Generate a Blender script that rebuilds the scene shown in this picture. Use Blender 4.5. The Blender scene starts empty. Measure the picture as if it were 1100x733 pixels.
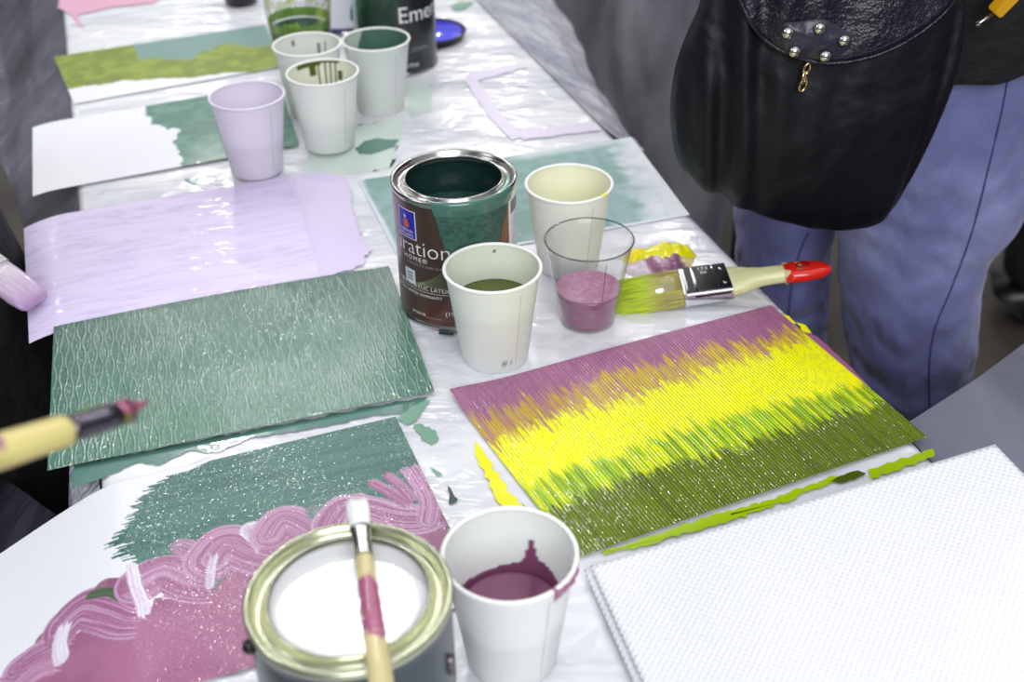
import bpy, bmesh, math, random
import numpy as np
from mathutils import Vector, Matrix
from mathutils.bvhtree import BVHTree

random.seed(7)
rng = np.random.default_rng(7)
S = bpy.context.scene
COL = S.collection
PI = math.pi
TZ = 0.73                       # table top height above the floor
CAMH = TZ + 0.5781
F, P, R = 1286.17, 0.5943215, -0.0207263     # focal length in px of a 1100 wide frame, pitch, roll

# ------------------------------------------------------------------ measuring helpers
def ray(px, py):
    u, v = px - 550, py - 366.5
    c, s = math.cos(R), math.sin(R)
    a, b = (c * u + s * v) / F, (-s * u + c * v) / F
    return a, math.cos(P) - b * math.sin(P), -math.sin(P) - b * math.cos(P)

def at(px, py, z=0.0):
    """point at height z above the table top"""
    dx, dy, dz = ray(px, py)
    t = (z + TZ - CAMH) / dz
    return Vector((dx * t, dy * t, z + TZ))

def at_y(px, py, y):
    dx, dy, dz = ray(px, py)
    t = y / dy
    return Vector((dx * t, y, CAMH + dz * t))

def at_d(px, py, d):
    dx, dy, dz = ray(px, py)
    return Vector((dx * d, dy * d, CAMH + dz * d))

EN = Vector((0.951, 0.309, 0)); ET = Vector((-0.309, 0.951, 0))
def tp(n, t, z=0.0):
    """table coordinates: n across, t along"""
    return EN * n + ET * t + Vector((0, 0, TZ + z))

# ------------------------------------------------------------------ numpy noise
def _h(ix, iy, seed):
    n = (ix.astype(np.int64) * 374761393 + iy.astype(np.int64) * 668265263 + seed * 974634777) & 0xffffffff
    n = ((n ^ (n >> 13)) * 1274126177) & 0xffffffff
    n = n ^ (n >> 16)
    return (n & 0xffff) / 65535.0

def vn(x, y, seed=0):
    x = np.asarray(x, float); y = np.asarray(y, float) + 0 * x
    x = x + 0 * y
    ix, iy = np.floor(x), np.floor(y)
    fx, fy = x - ix, y - iy
    fx = fx * fx * (3 - 2 * fx); fy = fy * fy * (3 - 2 * fy)
    a, b = _h(ix, iy, seed), _h(ix + 1, iy, seed)
    c, d = _h(ix, iy + 1, seed), _h(ix + 1, iy + 1, seed)
    return (a * (1 - fx) + b * fx) * (1 - fy) + (c * (1 - fx) + d * fx) * fy

def fbm(x, y, seed=0, o=3):
    s, a, t = 0, 1.0, 0
    for k in range(o):
        s = s + a * vn(x * 2 ** k, y * 2 ** k, seed + 17 * k); t += a; a *= .5
    return s / t

def sst(a, b, x):
    t = np.clip((x - a) / (b - a), 0, 1)
    return t * t * (3 - 2 * t)

def inpoly(X, Y, poly):
    r = np.zeros(X.shape, bool)
    n = len(poly)
    for i in range(n):
        x1, y1 = poly[i]; x2, y2 = poly[(i + 1) % n]
        c = ((y1 > Y) != (y2 > Y))
        xx = (x2 - x1) * (Y - y1) / ((y2 - y1) if abs(y2 - y1) > 1e-12 else 1e-12) + x1
        r ^= c & (X < xx)
    return r

def polyline_dist(X, Y, pts):
    """signed across distance, arclength along"""
    best = np.full(X.shape, 1e9); side = np.zeros(X.shape); al = np.zeros(X.shape)
    L = 0
    for (x1, y1), (x2, y2) in zip(pts[:-1], pts[1:]):
        dx, dy = x2 - x1, y2 - y1
        l = math.hypot(dx, dy)
        if l < 1e-9: continue
        t = np.clip(((X - x1) * dx + (Y - y1) * dy) / l ** 2, 0, 1)
        ex, ey = X - x1 - t * dx, Y - y1 - t * dy
        d = np.hypot(ex, ey)
        m = d < best
        best[m] = d[m]
        side[m] = (np.sign(dx * ey - dy * ex) * d)[m]
        al[m] = (L + t * l)[m]
        L += l
    return side, al, L

def smooth_line(pts, n=40):
    """Catmull-Rom through points"""
    p = [pts[0]] + list(pts) + [pts[-1]]
    out = []
    m = len(pts) - 1
    for i in range(m):
        p0, p1, p2, p3 = [np.array(q, float) for q in p[i:i + 4]]
        for k in range(max(2, n // m)):
            t = k / max(2, n // m)
            out.append(tuple(.5 * (2 * p1 + (p2 - p0) * t + (2 * p0 - 5 * p1 + 4 * p2 - p3) * t * t + (3 * p1 - p0 - 3 * p2 + p3) * t ** 3)))
    out.append(tuple(np.array(pts[-1], float)))
    return out

def lin(r, g, b):
    f = lambda c: (c / 255 / 12.92) if c <= 10 else ((c / 255 + .055) / 1.055) ** 2.4
    return (f(r), f(g), f(b))

TEAL = np.array(lin(84, 128, 116)); TEALD = np.array(lin(48, 88, 80)); MAUVE = np.array(lin(160, 98, 136))
OLIVE = np.array(lin(100, 120, 2)); YELL = np.array(lin(246, 244, 0)); LIME = np.array(lin(166, 200, 2))
LILAC = np.array(lin(212, 198, 232)); WHITE = np.array(lin(234, 234, 240)); OCHRE = np.array(lin(196, 160, 60))

# ------------------------------------------------------------------ object helpers
def link(o, parent=None):
    COL.objects.link(o)
    if parent is not None: o.parent = parent
    return o

def tag(o, label=None, cat=None, group=None, kind=None):
    if label: o['label'] = label
    if cat: o['category'] = cat
    if group: o['group'] = group
    if kind: o['kind'] = kind
    return o

def thing(name, label, cat, loc=(0, 0, 0), rz=0, group=None):
    o = bpy.data.objects.new(name, None); o.empty_display_size = .02
    o.location = loc; o.rotation_euler = (0, 0, rz)
    link(o); tag(o, label, cat, group)
    return o

def obj(name, bm, mat, parent=None, smooth=True, label=None):
    me = bpy.data.meshes.new(name)
    bm.to_mesh(me); bm.free()
    if smooth:
        me.polygons.foreach_set('use_smooth', [True] * len(me.polygons))
    o = bpy.data.objects.new(name, me)
    if mat:
        for m in (mat if isinstance(mat, (list, tuple)) else [mat]): me.materials.append(m)
    if label: o['label'] = label
    return link(o, parent)

def sharp(o, ang=35):
    me = o.data
    bm = bmesh.new(); bm.from_mesh(me)
    for e in bm.edges:
        if len(e.link_faces) == 2 and e.calc_face_angle(0) > math.radians(ang): e.smooth = False
    bm.to_mesh(me); bm.free()
    return o

def mesh_np(name, V, Fc, mat, parent=None, col=None, uv=None, smooth=True, label=None):
    me = bpy.data.meshes.new(name)
    me.from_pydata([tuple(v) for v in V], [], [tuple(f) for f in Fc])
    if smooth: me.polygons.foreach_set('use_smooth', [True] * len(me.polygons))
    if col is not None:
        ca = me.color_attributes.new('Col', 'FLOAT_COLOR', 'POINT')
        c4 = np.ones((len(V), 4), np.float32); c4[:, :3] = col
        ca.data.foreach_set('color', c4.ravel())
    if uv is not None:
        ul = me.uv_layers.new(name='UVMap')
        li = np.empty(len(me.loops), np.int32); me.loops.foreach_get('vertex_index', li)
        ul.data.foreach_set('uv', np.asarray(uv, np.float32)[li].ravel())
    me.update()
    o = bpy.data.objects.new(name, me)
    for m in (mat if isinstance(mat, (list, tuple)) else [mat]): me.materials.append(m)
    if label: o['label'] = label
    return link(o, parent)

def grid_faces(nu, nv, wrap=False):
    Fc = []
    for j in range(nv - 1):
        for i in range(nu if wrap else nu - 1):
            a = j * nu + i; b = j * nu + (i + 1) % nu
            Fc.append((a, b, b + nu, a + nu))
    return Fc

def lathe(bm, prof, segs=64, close=False):
    rings = []
    for r, z in prof:
        if r < 1e-7: rings.append([bm.verts.new((0, 0, z))])
        else: rings.append([bm.verts.new((r * math.sin(2 * PI * k / segs), -r * math.cos(2 * PI * k / segs), z)) for k in range(segs)])
    pairs = list(zip(rings[:-1], rings[1:]))
    if close: pairs.append((rings[-1], rings[0]))
    for A, B in pairs:
        for k in range(segs):
            k2 = (k + 1) % segs
            if len(A) == 1 and len(B) == 1: continue
            if len(A) == 1: bm.faces.new((A[0], B[k2], B[k]))
            elif len(B) == 1: bm.faces.new((A[k], A[k2], B[0]))
            else: bm.faces.new((A[k], A[k2], B[k2], B[k]))
    bmesh.ops.recalc_face_normals(bm, faces=bm.faces)
    return bm

def torus_prof(R0, z0, a, b=None, n=12):
    b = b or a
    return [(R0 + a * math.cos(2 * PI * k / n), z0 + b * math.sin(2 * PI * k / n)) for k in range(n)]

def box(bm, c, s, M=None):
    r = bmesh.ops.create_cube(bm, size=1.0)
    for v in r['verts']:
        v.co = Vector((v.co.x * s[0] + c[0], v.co.y * s[1] + c[1], v.co.z * s[2] + c[2]))
        if M is not None: v.co = M @ v.co
    return r['verts']

def tube(bm, pts, rad, segs=10, sx=1.0, cap=True, up=Vector((0, 0, 1))):
    """tube along points; rad number or list of (a,b) half sizes / numbers"""
    pts = [Vector(p) for p in pts]
    rings = []
    for i, p in enumerate(pts):
        d = (pts[min(i + 1, len(pts) - 1)] - pts[max(i - 1, 0)]).normalized()
        s = d.cross(up)
        if s.length < 1e-4: s = d.cross(Vector((0, 1, 0)))
        s.normalize(); w = s.cross(d).normalized()
        r = rad[i] if isinstance(rad, (list, tuple)) else rad
        a, b = r if isinstance(r, (list, tuple)) else (r, r)
        rings.append([bm.verts.new(p + s * (a * math.cos(2 * PI * k / segs)) + w * (b * math.sin(2 * PI * k / segs))) for k in range(segs)])
    for A, B in zip(rings[:-1], rings[1:]):
        for k in range(segs):
            bm.faces.new((A[k], A[(k + 1) % segs], B[(k + 1) % segs], B[k]))
    if cap:
        bm.faces.new(rings[0][::-1]); bm.faces.new(rings[-1])
    bmesh.ops.recalc_face_normals(bm, faces=bm.faces)
    return bm

def rloft(bm, secs, M, segs=24, e=4.0):
    """rounded-rectangle loft along local X: secs = (x, half width y, half thick z, zc)"""
    rings = []
    for x, a, b, zc in secs:
        ring = []
        for k in range(segs):
            th = 2 * PI * k / segs
            c, s = math.cos(th), math.sin(th)
            y = a * math.copysign(abs(c) ** (2 / e), c); z = b * math.copysign(abs(s) ** (2 / e), s) + zc
            ring.append(bm.verts.new(M @ Vector((x, y, z))))
        rings.append(ring)
    for A, B in zip(rings[:-1], rings[1:]):
        for k in range(segs): bm.faces.new((A[k], A[(k + 1) % segs], B[(k + 1) % segs], B[k]))
    bm.faces.new(rings[0][::-1]); bm.faces.new(rings[-1])
    bmesh.ops.recalc_face_normals(bm, faces=bm.faces)
    return bm

def eval_mesh(o):
    dg = bpy.context.evaluated_depsgraph_get(); dg.update()
    me = bpy.data.meshes.new_from_object(o.evaluated_get(dg))
    return me

# ------------------------------------------------------------------ materials
class NT:
    def __init__(self, name):
        self.m = bpy.data.materials.new(name); self.m.use_nodes = True
        self.t = self.m.node_tree; self.n = self.t.nodes; self.l = self.t.links
        self.b = self.n['Principled BSDF']; self.out = self.n['Material Output']
    def node(self, ty, **kw):
        x = self.n.new(ty)
        for k, v in kw.items():
            if k in x.inputs: x.inputs[k].default_value = v
            else: setattr(x, k, v)
        return x
    def link(self, a, b): self.l.new(a, b)
    def set(self, **kw):
        for k, v in kw.items():
            k = k.replace('_', ' ')
            if k == 'Base Color': v = (*v[:3], 1)
            self.b.inputs[k].default_value = v
        return self
    def math(self, op, a, b=None, c=None):
        x = self.n.new('ShaderNodeMath'); x.operation = op
        for i, v in enumerate((a, b, c)):
            if v is None: continue
            if isinstance(v, (int, float)): x.inputs[i].default_value = v
            else: self.l.new(v, x.inputs[i])
        return x.outputs[0]
    def bump(self, h, strength=.3, dist=.001, prev=None):
        x = self.n.new('ShaderNodeBump'); x.inputs['Strength'].default_value = strength; x.inputs['Distance'].default_value = dist
        self.l.new(h, x.inputs['Height'])
        if prev is not None: self.l.new(prev, x.inputs['Normal'])
        self.l.new(x.outputs[0], self.b.inputs['Normal']); self.l.new(x.outputs[0], self.b.inputs['Coat Normal'])
        return x.outputs[0]
    def noise(self, scale, detail=2, rough=.5, vec=None, dim='3D', dist=0):
        x = self.n.new('ShaderNodeTexNoise'); x.inputs['Scale'].default_value = scale; x.inputs['Detail'].default_value = detail
        x.inputs['Roughness'].default_value = rough; x.inputs['Distortion'].default_value = dist
        if vec is not None: self.l.new(vec, x.inputs['Vector'])
        return x.outputs['Fac']
    def coord(self, which='Object', scale=None, rot=None):
        x = self.n.new('ShaderNodeTexCoord').outputs[which]
        if scale or rot:
            mp = self.n.new('ShaderNodeMapping')
            if scale: mp.inputs['Scale'].default_value = scale
            if rot: mp.inputs['Rotation'].default_value = rot
            self.l.new(x, mp.inputs[0]); x = mp.outputs[0]
        return x
    def ramp(self, fac, stops):
        x = self.n.new('ShaderNodeValToRGB')
        e = x.color_ramp.elements
        e[0].position, e[0].color = stops[0][0], (*stops[0][1], 1)
        e[1].position, e[1].color = stops[-1][0], (*stops[-1][1], 1)
        for p, c in stops[1:-1]:
            k = e.new(p); k.color = (*c, 1)
        self.l.new(fac, x.inputs[0])
        return x.outputs[0]

def simple(name, c, rough=.5, metal=0, coat=0, bump=None, **kw):
    t = NT(name); t.set(Base_Color=c, Roughness=rough, Metallic=metal, Coat_Weight=coat, **kw)
    if bump: t.bump(t.noise(bump[0], 3, vec=t.coord()), bump[1], bump[2] if len(bump) > 2 else .001)
    return t.m

def attr_mat(name, rough=.35, coat=.3, bump=(900, .2, .0005), pattern=None, trans=0, spec=.5, glint=None, gsc=(1, 1, 1), gth=.86):
    t = NT(name)
    a = t.node('ShaderNodeAttribute', attribute_name='Col')
    t.link(a.outputs['Color'], t.b.inputs['Base Color'])
    t.set(Roughness=rough, Coat_Weight=coat, Coat_Roughness=.08, Specular_IOR_Level=spec)
    prev = None
    if pattern: prev = pattern(t)
    if bump:
        prev = t.bump(t.noise(bump[0], 2, .6, vec=t.coord()), bump[1], bump[2], prev)
    if glint:
        sc, st, di, wt = glint
        x = t.n.new('ShaderNodeBump'); x.inputs['Strength'].default_value = st; x.inputs['Distance'].default_value = di
        t.link(t.noise(sc, 0, .5, vec=t.coord('Object', gsc, (0, 0, -.33))), x.inputs['Height'])
        if prev is not None: t.link(prev, x.inputs['Normal'])
        for l_ in list(t.b.inputs['Coat Normal'].links): t.l.remove(l_)
        t.link(x.outputs[0], t.b.inputs['Coat Normal'])
        t.set(Coat_Roughness=.06, Coat_IOR=1.8)
        m1 = t.noise(sc * 1.25, 0, .5, vec=t.coord('Object', gsc, (0, 0, -.33)))
        m2 = t.noise(14, 2, .6, vec=t.coord())
        mk = t.math('GREATER_THAN', t.math('ADD', m1, t.math('MULTIPLY', m2, .55)), gth)
        mk = t.math('MULTIPLY', mk, t.math('LESS_THAN', a.outputs['Fac'], .70))
        t.link(t.math('MULTIPLY', mk, wt), t.b.inputs['Coat Weight'])
    if trans:
        tr = t.node('ShaderNodeBsdfTranslucent'); t.link(a.outputs['Color'], tr.inputs['Color'])
        mx = t.node('ShaderNodeMixShader'); mx.inputs[0].default_value = trans
        t.link(t.b.outputs[0], mx.inputs[1]); t.link(tr.outputs[0], mx.inputs[2]); t.link(mx.outputs[0], t.out.inputs[0])
    return t.m

def uv_xy(t):
    x = t.n.new('ShaderNodeUVMap'); sp = t.n.new('ShaderNodeSeparateXYZ'); t.link(x.outputs[0], sp.inputs[0])
    return sp.outputs[0], sp.outputs[1]

def pat_ribs(t):            # fine ribs across the sheet, broken glints
    u, w = uv_xy(t)
    s = t.math('SINE', t.math('MULTIPLY', u, 2 * PI * 297 / 2.7))
    vec = t.coord('UV', (110, 30, 1))
    n = t.noise(1.0, 2, .6, vec=vec)
    h = t.math('ADD', t.math('MULTIPLY', s, .5), t.math('MULTIPLY', n, .8))
    c = t.math('SINE', t.math('MULTIPLY', w, 2 * PI * 210 / 4.2))
    h = t.math('ADD', h, t.math('MULTIPLY', c, .12))
    return t.bump(h, .55, .0006)

def pat_lens(t):            # alternating wavy ribs forming long lenses
    u, w = uv_xy(t)
    X = t.math('MULTIPLY', u, 297 / 4.6)
    k = t.math('FLOOR', X)
    par = t.math('SUBTRACT', t.math('MULTIPLY', t.math('MODULO', k, 2.0), 2.0), 1.0)
    Wv = t.math('SINE', t.math('MULTIPLY', w, 2 * PI * 210 / 46.0))
    fr = t.math('SUBTRACT', X, k)
    c = t.math('ADD', .5, t.math('MULTIPLY', t.math('MULTIPLY', par, Wv), .26))
    d = t.math('ABSOLUTE', t.math('SUBTRACT', fr, c))
    ridge = t.math('SUBTRACT', 1.0, t.math('MINIMUM', t.math('MULTIPLY', d, 3.6), 1.0))
    ridge = t.math('MULTIPLY', t.math('MULTIPLY', ridge, ridge), t.math('SUBTRACT', 3.0, t.math('MULTIPLY', ridge, 2.0)))
    n = t.noise(1.0, 2, .6, vec=t.coord('UV', (90, 60, 1)))
    h = t.math('ADD', ridge, t.math('MULTIPLY', n, .35))
    return t.bump(h, .30, .0006)

def pat_dots(t):            # pressed grid of dots
    u, w = uv_xy(t)
    a = t.math('SINE', t.math('MULTIPLY', u, 2 * PI * 297 / 5.2)); b = t.math('SINE', t.math('MULTIPLY', w, 2 * PI * 210 / 5.2))
    h = t.math('MAXIMUM', t.math('MULTIPLY', a, b), -.2)
    return t.bump(h, .6, .0008)

def pat_stipple(t):
    v = t.node('ShaderNodeTexVoronoi', Scale=520.0); t.link(t.coord(), v.inputs['Vector'])
    return t.bump(v.outputs['Distance'], .35, .0006)

def pat_brush(t):
    n = t.noise(1.0, 3, .6, vec=t.coord('UV', (9, 160, 1)))
    return t.bump(n, .10, .0006)

M = {}
def white_plastic():
    t = NT('table_plastic')
    c1 = t.coord('Object', (6, 17, 7), (0, 0, -.33)); c2 = t.coord('Object', (20, 34, 20), (0, 0, .25))
    n1 = t.noise(1, 3, .55, vec=c1, dist=.6); n2 = t.noise(1, 2, .5, vec=c2, dist=1.2)
    col = t.ramp(n1, [(.25, lin(205, 205, 216)), (.5, lin(228, 229, 234)), (.75, lin(243, 243, 245))])
    t.link(col, t.b.inputs['Base Color'])
    h = t.math('ADD', n1, t.math('MULTIPLY', n2, .45))
    t.bump(h, .55, .009)
    t.set(Roughness=.22, Coat_Weight=.4, Coat_Roughness=.06)
    return t.m
def grey_plastic(name, c0, c1, alpha=.86, sc=1.0, bmp=.35):
    t = NT(name)
    v = t.coord('Object', (3.2 * sc, 3.2 * sc, 2.0 * sc))
    n = t.noise(1.3, 4, .55, vec=v, dist=.7)
    col = t.ramp(n, [(.32, c0), (.52, tuple((np.array(c0) + np.array(c1)) / 2.4)), (.72, c1)])
    t.link(col, t.b.inputs['Base Color'])
    n2 = t.noise(4, 3, .55, vec=v, dist=1.2)
    t.bump(n2, bmp, .02)
    t.set(Roughness=.25, Alpha=alpha, Coat_Weight=.3, Coat_Roughness=.1)
    return t.m
M['cover'] = white_plastic()
M['drape'] = grey_plastic('hanging_plastic', lin(44, 44, 56), lin(138, 138, 156))
M['drape_smooth'] = grey_plastic('smooth_plastic', lin(116, 116, 134), lin(146, 146, 166), .95, .6, .10)
M['drape_far'] = grey_plastic('far_plastic', lin(104, 102, 114), lin(214, 212, 224), .97, .7, .2)
M['drape_light'] = grey_plastic('hanging_plastic_light', lin(170, 172, 190), lin(244, 244, 250), .95, 2.2, .6)
M['drape_dark'] = grey_plastic('hanging_plastic_dark', lin(40, 38, 48), lin(78, 76, 92), .92)
M['paper'] = simple('white_card', lin(238, 238, 241), .5, bump=(700, .1))
M['steel'] = simple('bare_steel', lin(190, 188, 186), .22, 1.0, bump=(120, .05))
M['tin_gold'] = simple('lacquered_tin', lin(190, 193, 166), .25, .9)
M['tin_grey'] = simple('grey_tin', lin(74, 84, 90), .3, .75)
M['tin_dark_inside'] = simple('tin_inside', lin(70, 78, 76), .35, .6)
M['table_top'] = simple('table_laminate', lin(225, 225, 228), .4)
M['table_metal'] = simple('table_leg_metal', lin(90, 92, 98), .35, .8)
M['black_leather'] = None
def wet(name, c, rough=.18): return simple(name, c, rough, coat=.5, bump=(60, .06, .004))
M['p_teal'] = wet('teal_paint', TEAL); M['p_teal_dark'] = wet('deep_teal_paint', lin(30, 70, 62)); M['p_mauve'] = wet('mauve_paint', MAUVE)
M['p_olive'] = wet('olive_paint', lin(78, 92, 4)); M['p_yellow'] = wet('yellow_paint', YELL); M['p_lime'] = wet('lime_paint', LIME)
M['p_white'] = wet('white_paint', lin(236, 236, 240)); M['p_lilac'] = wet('lilac_paint', lin(222, 209, 240))
M['p_lilac_thin'] = simple('thin_lilac_paint', lin(224, 214, 234), .3, coat=.3)
M['p_pink'] = simple('pink_paint', lin(228, 170, 196), .3, coat=.3)
M['p_green_thin'] = simple('thin_green_paint', lin(120, 165, 140), .3, coat=.3)
M['green_reflection'] = simple('green_reflection_tint', lin(206, 220, 214), .3, coat=.3)  # colour for reflections in the plastic, not spilled paint
M['cup_paper'] = attr_mat('waxed_paper', .42, .15, None, trans=.30)
M['cup_rim'] = simple('paper_rim', lin(244, 244, 240), .4, coat=.1)
def clear_mat(name, tint=(1, 1, 1), gl=.06):
    t = NT(name)
    tr = t.node('ShaderNodeBsdfTransparent'); tr.inputs[0].default_value = (*tint, 1)
    g = t.node('ShaderNodeBsdfGlossy'); g.inputs['Roughness'].default_value = gl
    fr = t.node('ShaderNodeLayerWeight'); fr.inputs['Blend'].default_value = .5
    fq = t.math('ADD', .035, t.math('MULTIPLY', t.math('POWER', fr.outputs['Facing'], 4.5), .75))
    mx = t.node('ShaderNodeMixShader'); t.link(fq, mx.inputs[0]); t.link(tr.outputs[0], mx.inputs[1]); t.link(g.outputs[0], mx.inputs[2])
    t.link(mx.outputs[0], t.out.inputs[0])
    return t.m
M['clear'] = clear_mat('clear_plastic', (.965, .965, .965))
def wood_mat(name, base, dark, stain=None):
    t = NT(name)
    v = t.coord('Object', (14, 160, 160))
    n = t.noise(1, 3, .6, vec=v)
    c = t.ramp(n, [(.3, dark), (.7, base)])
    if stain is not None:
        n2 = t.noise(55, 4, .7, vec=t.coord())
        sep = t.node('ShaderNodeSeparateXYZ'); t.link(t.coord(), sep.inputs[0])
        lo, hi, amt = stain[1]
        xx_ = t.math('ADD', sep.outputs[0], t.math('MULTIPLY', t.math('SUBTRACT', n2, .5), .06))
        band = t.math('MULTIPLY', t.math('GREATER_THAN', xx_, lo), t.math('LESS_THAN', xx_, hi))
        f = t.math('MULTIPLY', band, t.math('GREATER_THAN', n2, amt))
        mx = t.node('ShaderNodeMix', data_type='RGBA'); t.link(f, mx.inputs[0]); t.link(c, mx.inputs[6]); mx.inputs[7].default_value = (*stain[0], 1)
        c = mx.outputs[2]
    t.link(c, t.b.inputs['Base Color']); t.set(Roughness=.4, Coat_Weight=.2)
    return t.m

# ------------------------------------------------------------------ sheets of painted card
def sheet(name, label, corners, z0, color_fn, mat, step=.0012, zfun=None, group=None, solid=0):
    """corners far-left, far-right, near-right, near-left as world points on the table plane"""
    A, B, C, D = [np.array(c, float) for c in corners]
    nu = int(max(np.linalg.norm((B - A)[:2]), np.linalg.norm((C - D)[:2])) / step) + 1
    nw = int(max(np.linalg.norm((D - A)[:2]), np.linalg.norm((C - B)[:2])) / step) + 1
    u, w = np.meshgrid(np.linspace(0, 1, nu), np.linspace(0, 1, nw))
    Pp = A * ((1 - u) * (1 - w))[..., None] + B * (u * (1 - w))[..., None] + C * (u * w)[..., None] + D * ((1 - u) * w)[..., None]
    X, Y = Pp[..., 0], Pp[..., 1]
    n = X * EN.x + Y * EN.y; t = X * ET.x + Y * ET.y
    Z = Pp[..., 2] - TZ
    if zfun is not None: Z = Z + zfun(n, t, u, w)
    # a drooping edge keeps its length: pull it in radially as seen from above
    V = np.stack([X, Y, TZ + z0 + Z], -1).reshape(-1, 3)
    c0 = V.mean(0); c0[2] = TZ
    col = color_fn(X, Y, u, w).reshape(-1, 3) if color_fn is not None else None
    V2 = V - c0
    o = mesh_np(name, V2, grid_faces(nu, nw), mat, col=col, uv=np.stack([u, 1 - w], -1).reshape(-1, 2))
    # faces were wound far to near: flip so that normals look up
    o.data.flip_normals()
    o.location = c0
    if solid:
        md = o.modifiers.new('thickness', 'SOLIDIFY'); md.thickness = solid; md.offset = -1
    tag(o, label, 'painted sheet' if color_fn is not None else 'sheet', group)
    return o

def pw(pts, z=0.0): return [tuple(at(x, y, z)[:2]) for x, y in pts]
def soft_droop(k=.52, n0=-.066, r=.022):
    def f(n, t, u, w):
        o = np.maximum(0, n0 - n); return -k * (np.sqrt(o * o + r * r) - r)
    return f
def edge_droop(k=5.0, n0=-.098):
    return lambda n, t, u, w: -k * np.maximum(0, n0 - n) ** 2
def fill(*c): return lambda X, Y, u, w: np.broadcast_to(np.array(c), X.shape + (3,)).copy()
def mix(c, c2, m):
    return c * (1 - m[..., None]) + np.asarray(c2) * m[..., None]

# -- striped sheet: mauve, yellow, lime, olive bands with dragged brush marks
def col_striped(X, Y, u, w):
    x = u * 297; y = w * 210
    st = fbm(x / 1.1, y / 40, 3, 3)          # streaks running down the short side
    st2 = fbm(x / 2.6, y / 60, 9, 3)
    big = fbm(x / 22, y / 300, 5, 2)
    c = np.broadcast_to(MAUVE, X.shape + (3,)).copy()
    c = mix(c, np.array(lin(178, 116, 150)), .55 * sst(.4, .75, st))
    b1 = .160 + .04 * np.clip(1 - u * 6, 0, 1) + .012 * np.sin(u * 9) + .02 * u ** 3 - .05 * (big - .5)
    s1 = sst(-.014, .02, w - b1 + .20 * (st - .5) + .06 * (st2 - .5))
    och = mix(np.broadcast_to(OCHRE, X.shape + (3,)).copy(), MAUVE, .6 * sst(.48, .62, vn(x / 1.5, y / 25, 31)))
    och = mix(och, np.array(lin(228, 196, 20)), .75 * sst(.1, .9, u) * sst(.4, .6, vn(x / .9, y / 30, 41)))
    c = c * (1 - s1[..., None]) + och * s1[..., None]
    b2 = .345 - .05 * u + .05 * (big - .5) - .015 * np.sin(u * 9)
    s2 = sst(-.008, .012, w - b2 + .22 * (st - .5) + .07 * (st2 - .5))
    ye = mix(np.broadcast_to(YELL, X.shape + (3,)).copy(), np.array(lin(226, 226, 0)), sst(.55, .8, st) * .5)
    c = c * (1 - s2[..., None]) + ye * s2[..., None]
    b3 = .592 + .018 * np.sin(u * 7 + 1) + .03 * (u - .5)
    s3 = sst(-.02, .035, w - b3 + .12 * (st2 - .5) + .07 * (st - .5))
    li = mix(np.broadcast_to(LIME, X.shape + (3,)).copy(), np.array(lin(118, 148, 4)), sst(.42, .62, vn(x / 1.6, y / 45, 51)) * .8)
    li = mix(li, YELL, .6 * sst(.58, .72, vn(x / 2.2, y / 50, 61)))
    c = c * (1 - s3[..., None]) + li * s3[..., None]
    b4 = .752 - .015 * np.sin(u * 6) - .02 * np.exp(-((u - .75) / .16) ** 2)
    s4 = sst(-.01, .015, w - b4 + .12 * (st - .5) + .06 * (st2 - .5))
    ol = mix(np.broadcast_to(OLIVE, X.shape + (3,)).copy(), np.array(lin(74, 88, 6)), sst(.45, .7, st) * .7)
    c = c * (1 - s4[..., None]) + ol * s4[..., None]
    # bare white slips along the left edge
    return c

striped = sheet('painted_card', 'ribbed card painted in mauve, yellow, lime and olive bands by table edge',
      [at(483, 425), at(828, 330), at(996, 472), at(620, 602)], .0022, col_striped,
      attr_mat('striped_paint', .4, 0, (1400, .12, .0003), pat_ribs, spec=.25, gsc=(2.2, .7, 1), gth=.80, glint=(200, .7, .0016, .9)), .0009,
      lambda n, t, u, w: .0012 * np.sin(u * PI) + .004 * np.exp(-((u) ** 2 + (w - .0) ** 2) / .01), group='painted cards')

# -- ridged teal sheet
def col_lens(X, Y, u, w):
    x, y = u * 297, w * 210
    n = fbm(x / 30, y / 30, 4, 3)
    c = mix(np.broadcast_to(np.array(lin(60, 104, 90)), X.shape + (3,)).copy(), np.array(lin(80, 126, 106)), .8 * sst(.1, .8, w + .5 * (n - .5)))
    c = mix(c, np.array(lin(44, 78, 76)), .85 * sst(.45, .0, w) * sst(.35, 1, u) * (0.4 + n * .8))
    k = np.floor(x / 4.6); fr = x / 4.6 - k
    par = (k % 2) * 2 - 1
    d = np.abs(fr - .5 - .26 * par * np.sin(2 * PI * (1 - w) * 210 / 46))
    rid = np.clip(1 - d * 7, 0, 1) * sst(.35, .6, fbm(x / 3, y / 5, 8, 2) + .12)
    c = mix(c, np.array(lin(176, 196, 184)), .5 * rid)  # highlights along the ridges lightened into the colour
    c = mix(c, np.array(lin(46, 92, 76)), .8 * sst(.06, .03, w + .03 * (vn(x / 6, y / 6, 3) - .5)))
    return c
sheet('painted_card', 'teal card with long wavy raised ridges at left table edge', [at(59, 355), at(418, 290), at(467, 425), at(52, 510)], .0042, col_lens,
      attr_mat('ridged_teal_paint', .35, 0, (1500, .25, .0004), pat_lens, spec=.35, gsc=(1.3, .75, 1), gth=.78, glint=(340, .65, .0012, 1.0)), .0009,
      lambda n, t, u, w: .003 * np.sin(u * PI) * (1 - w) - 2.0 * np.maximum(0, -.1 - n) ** 2, group='painted cards')

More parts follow.
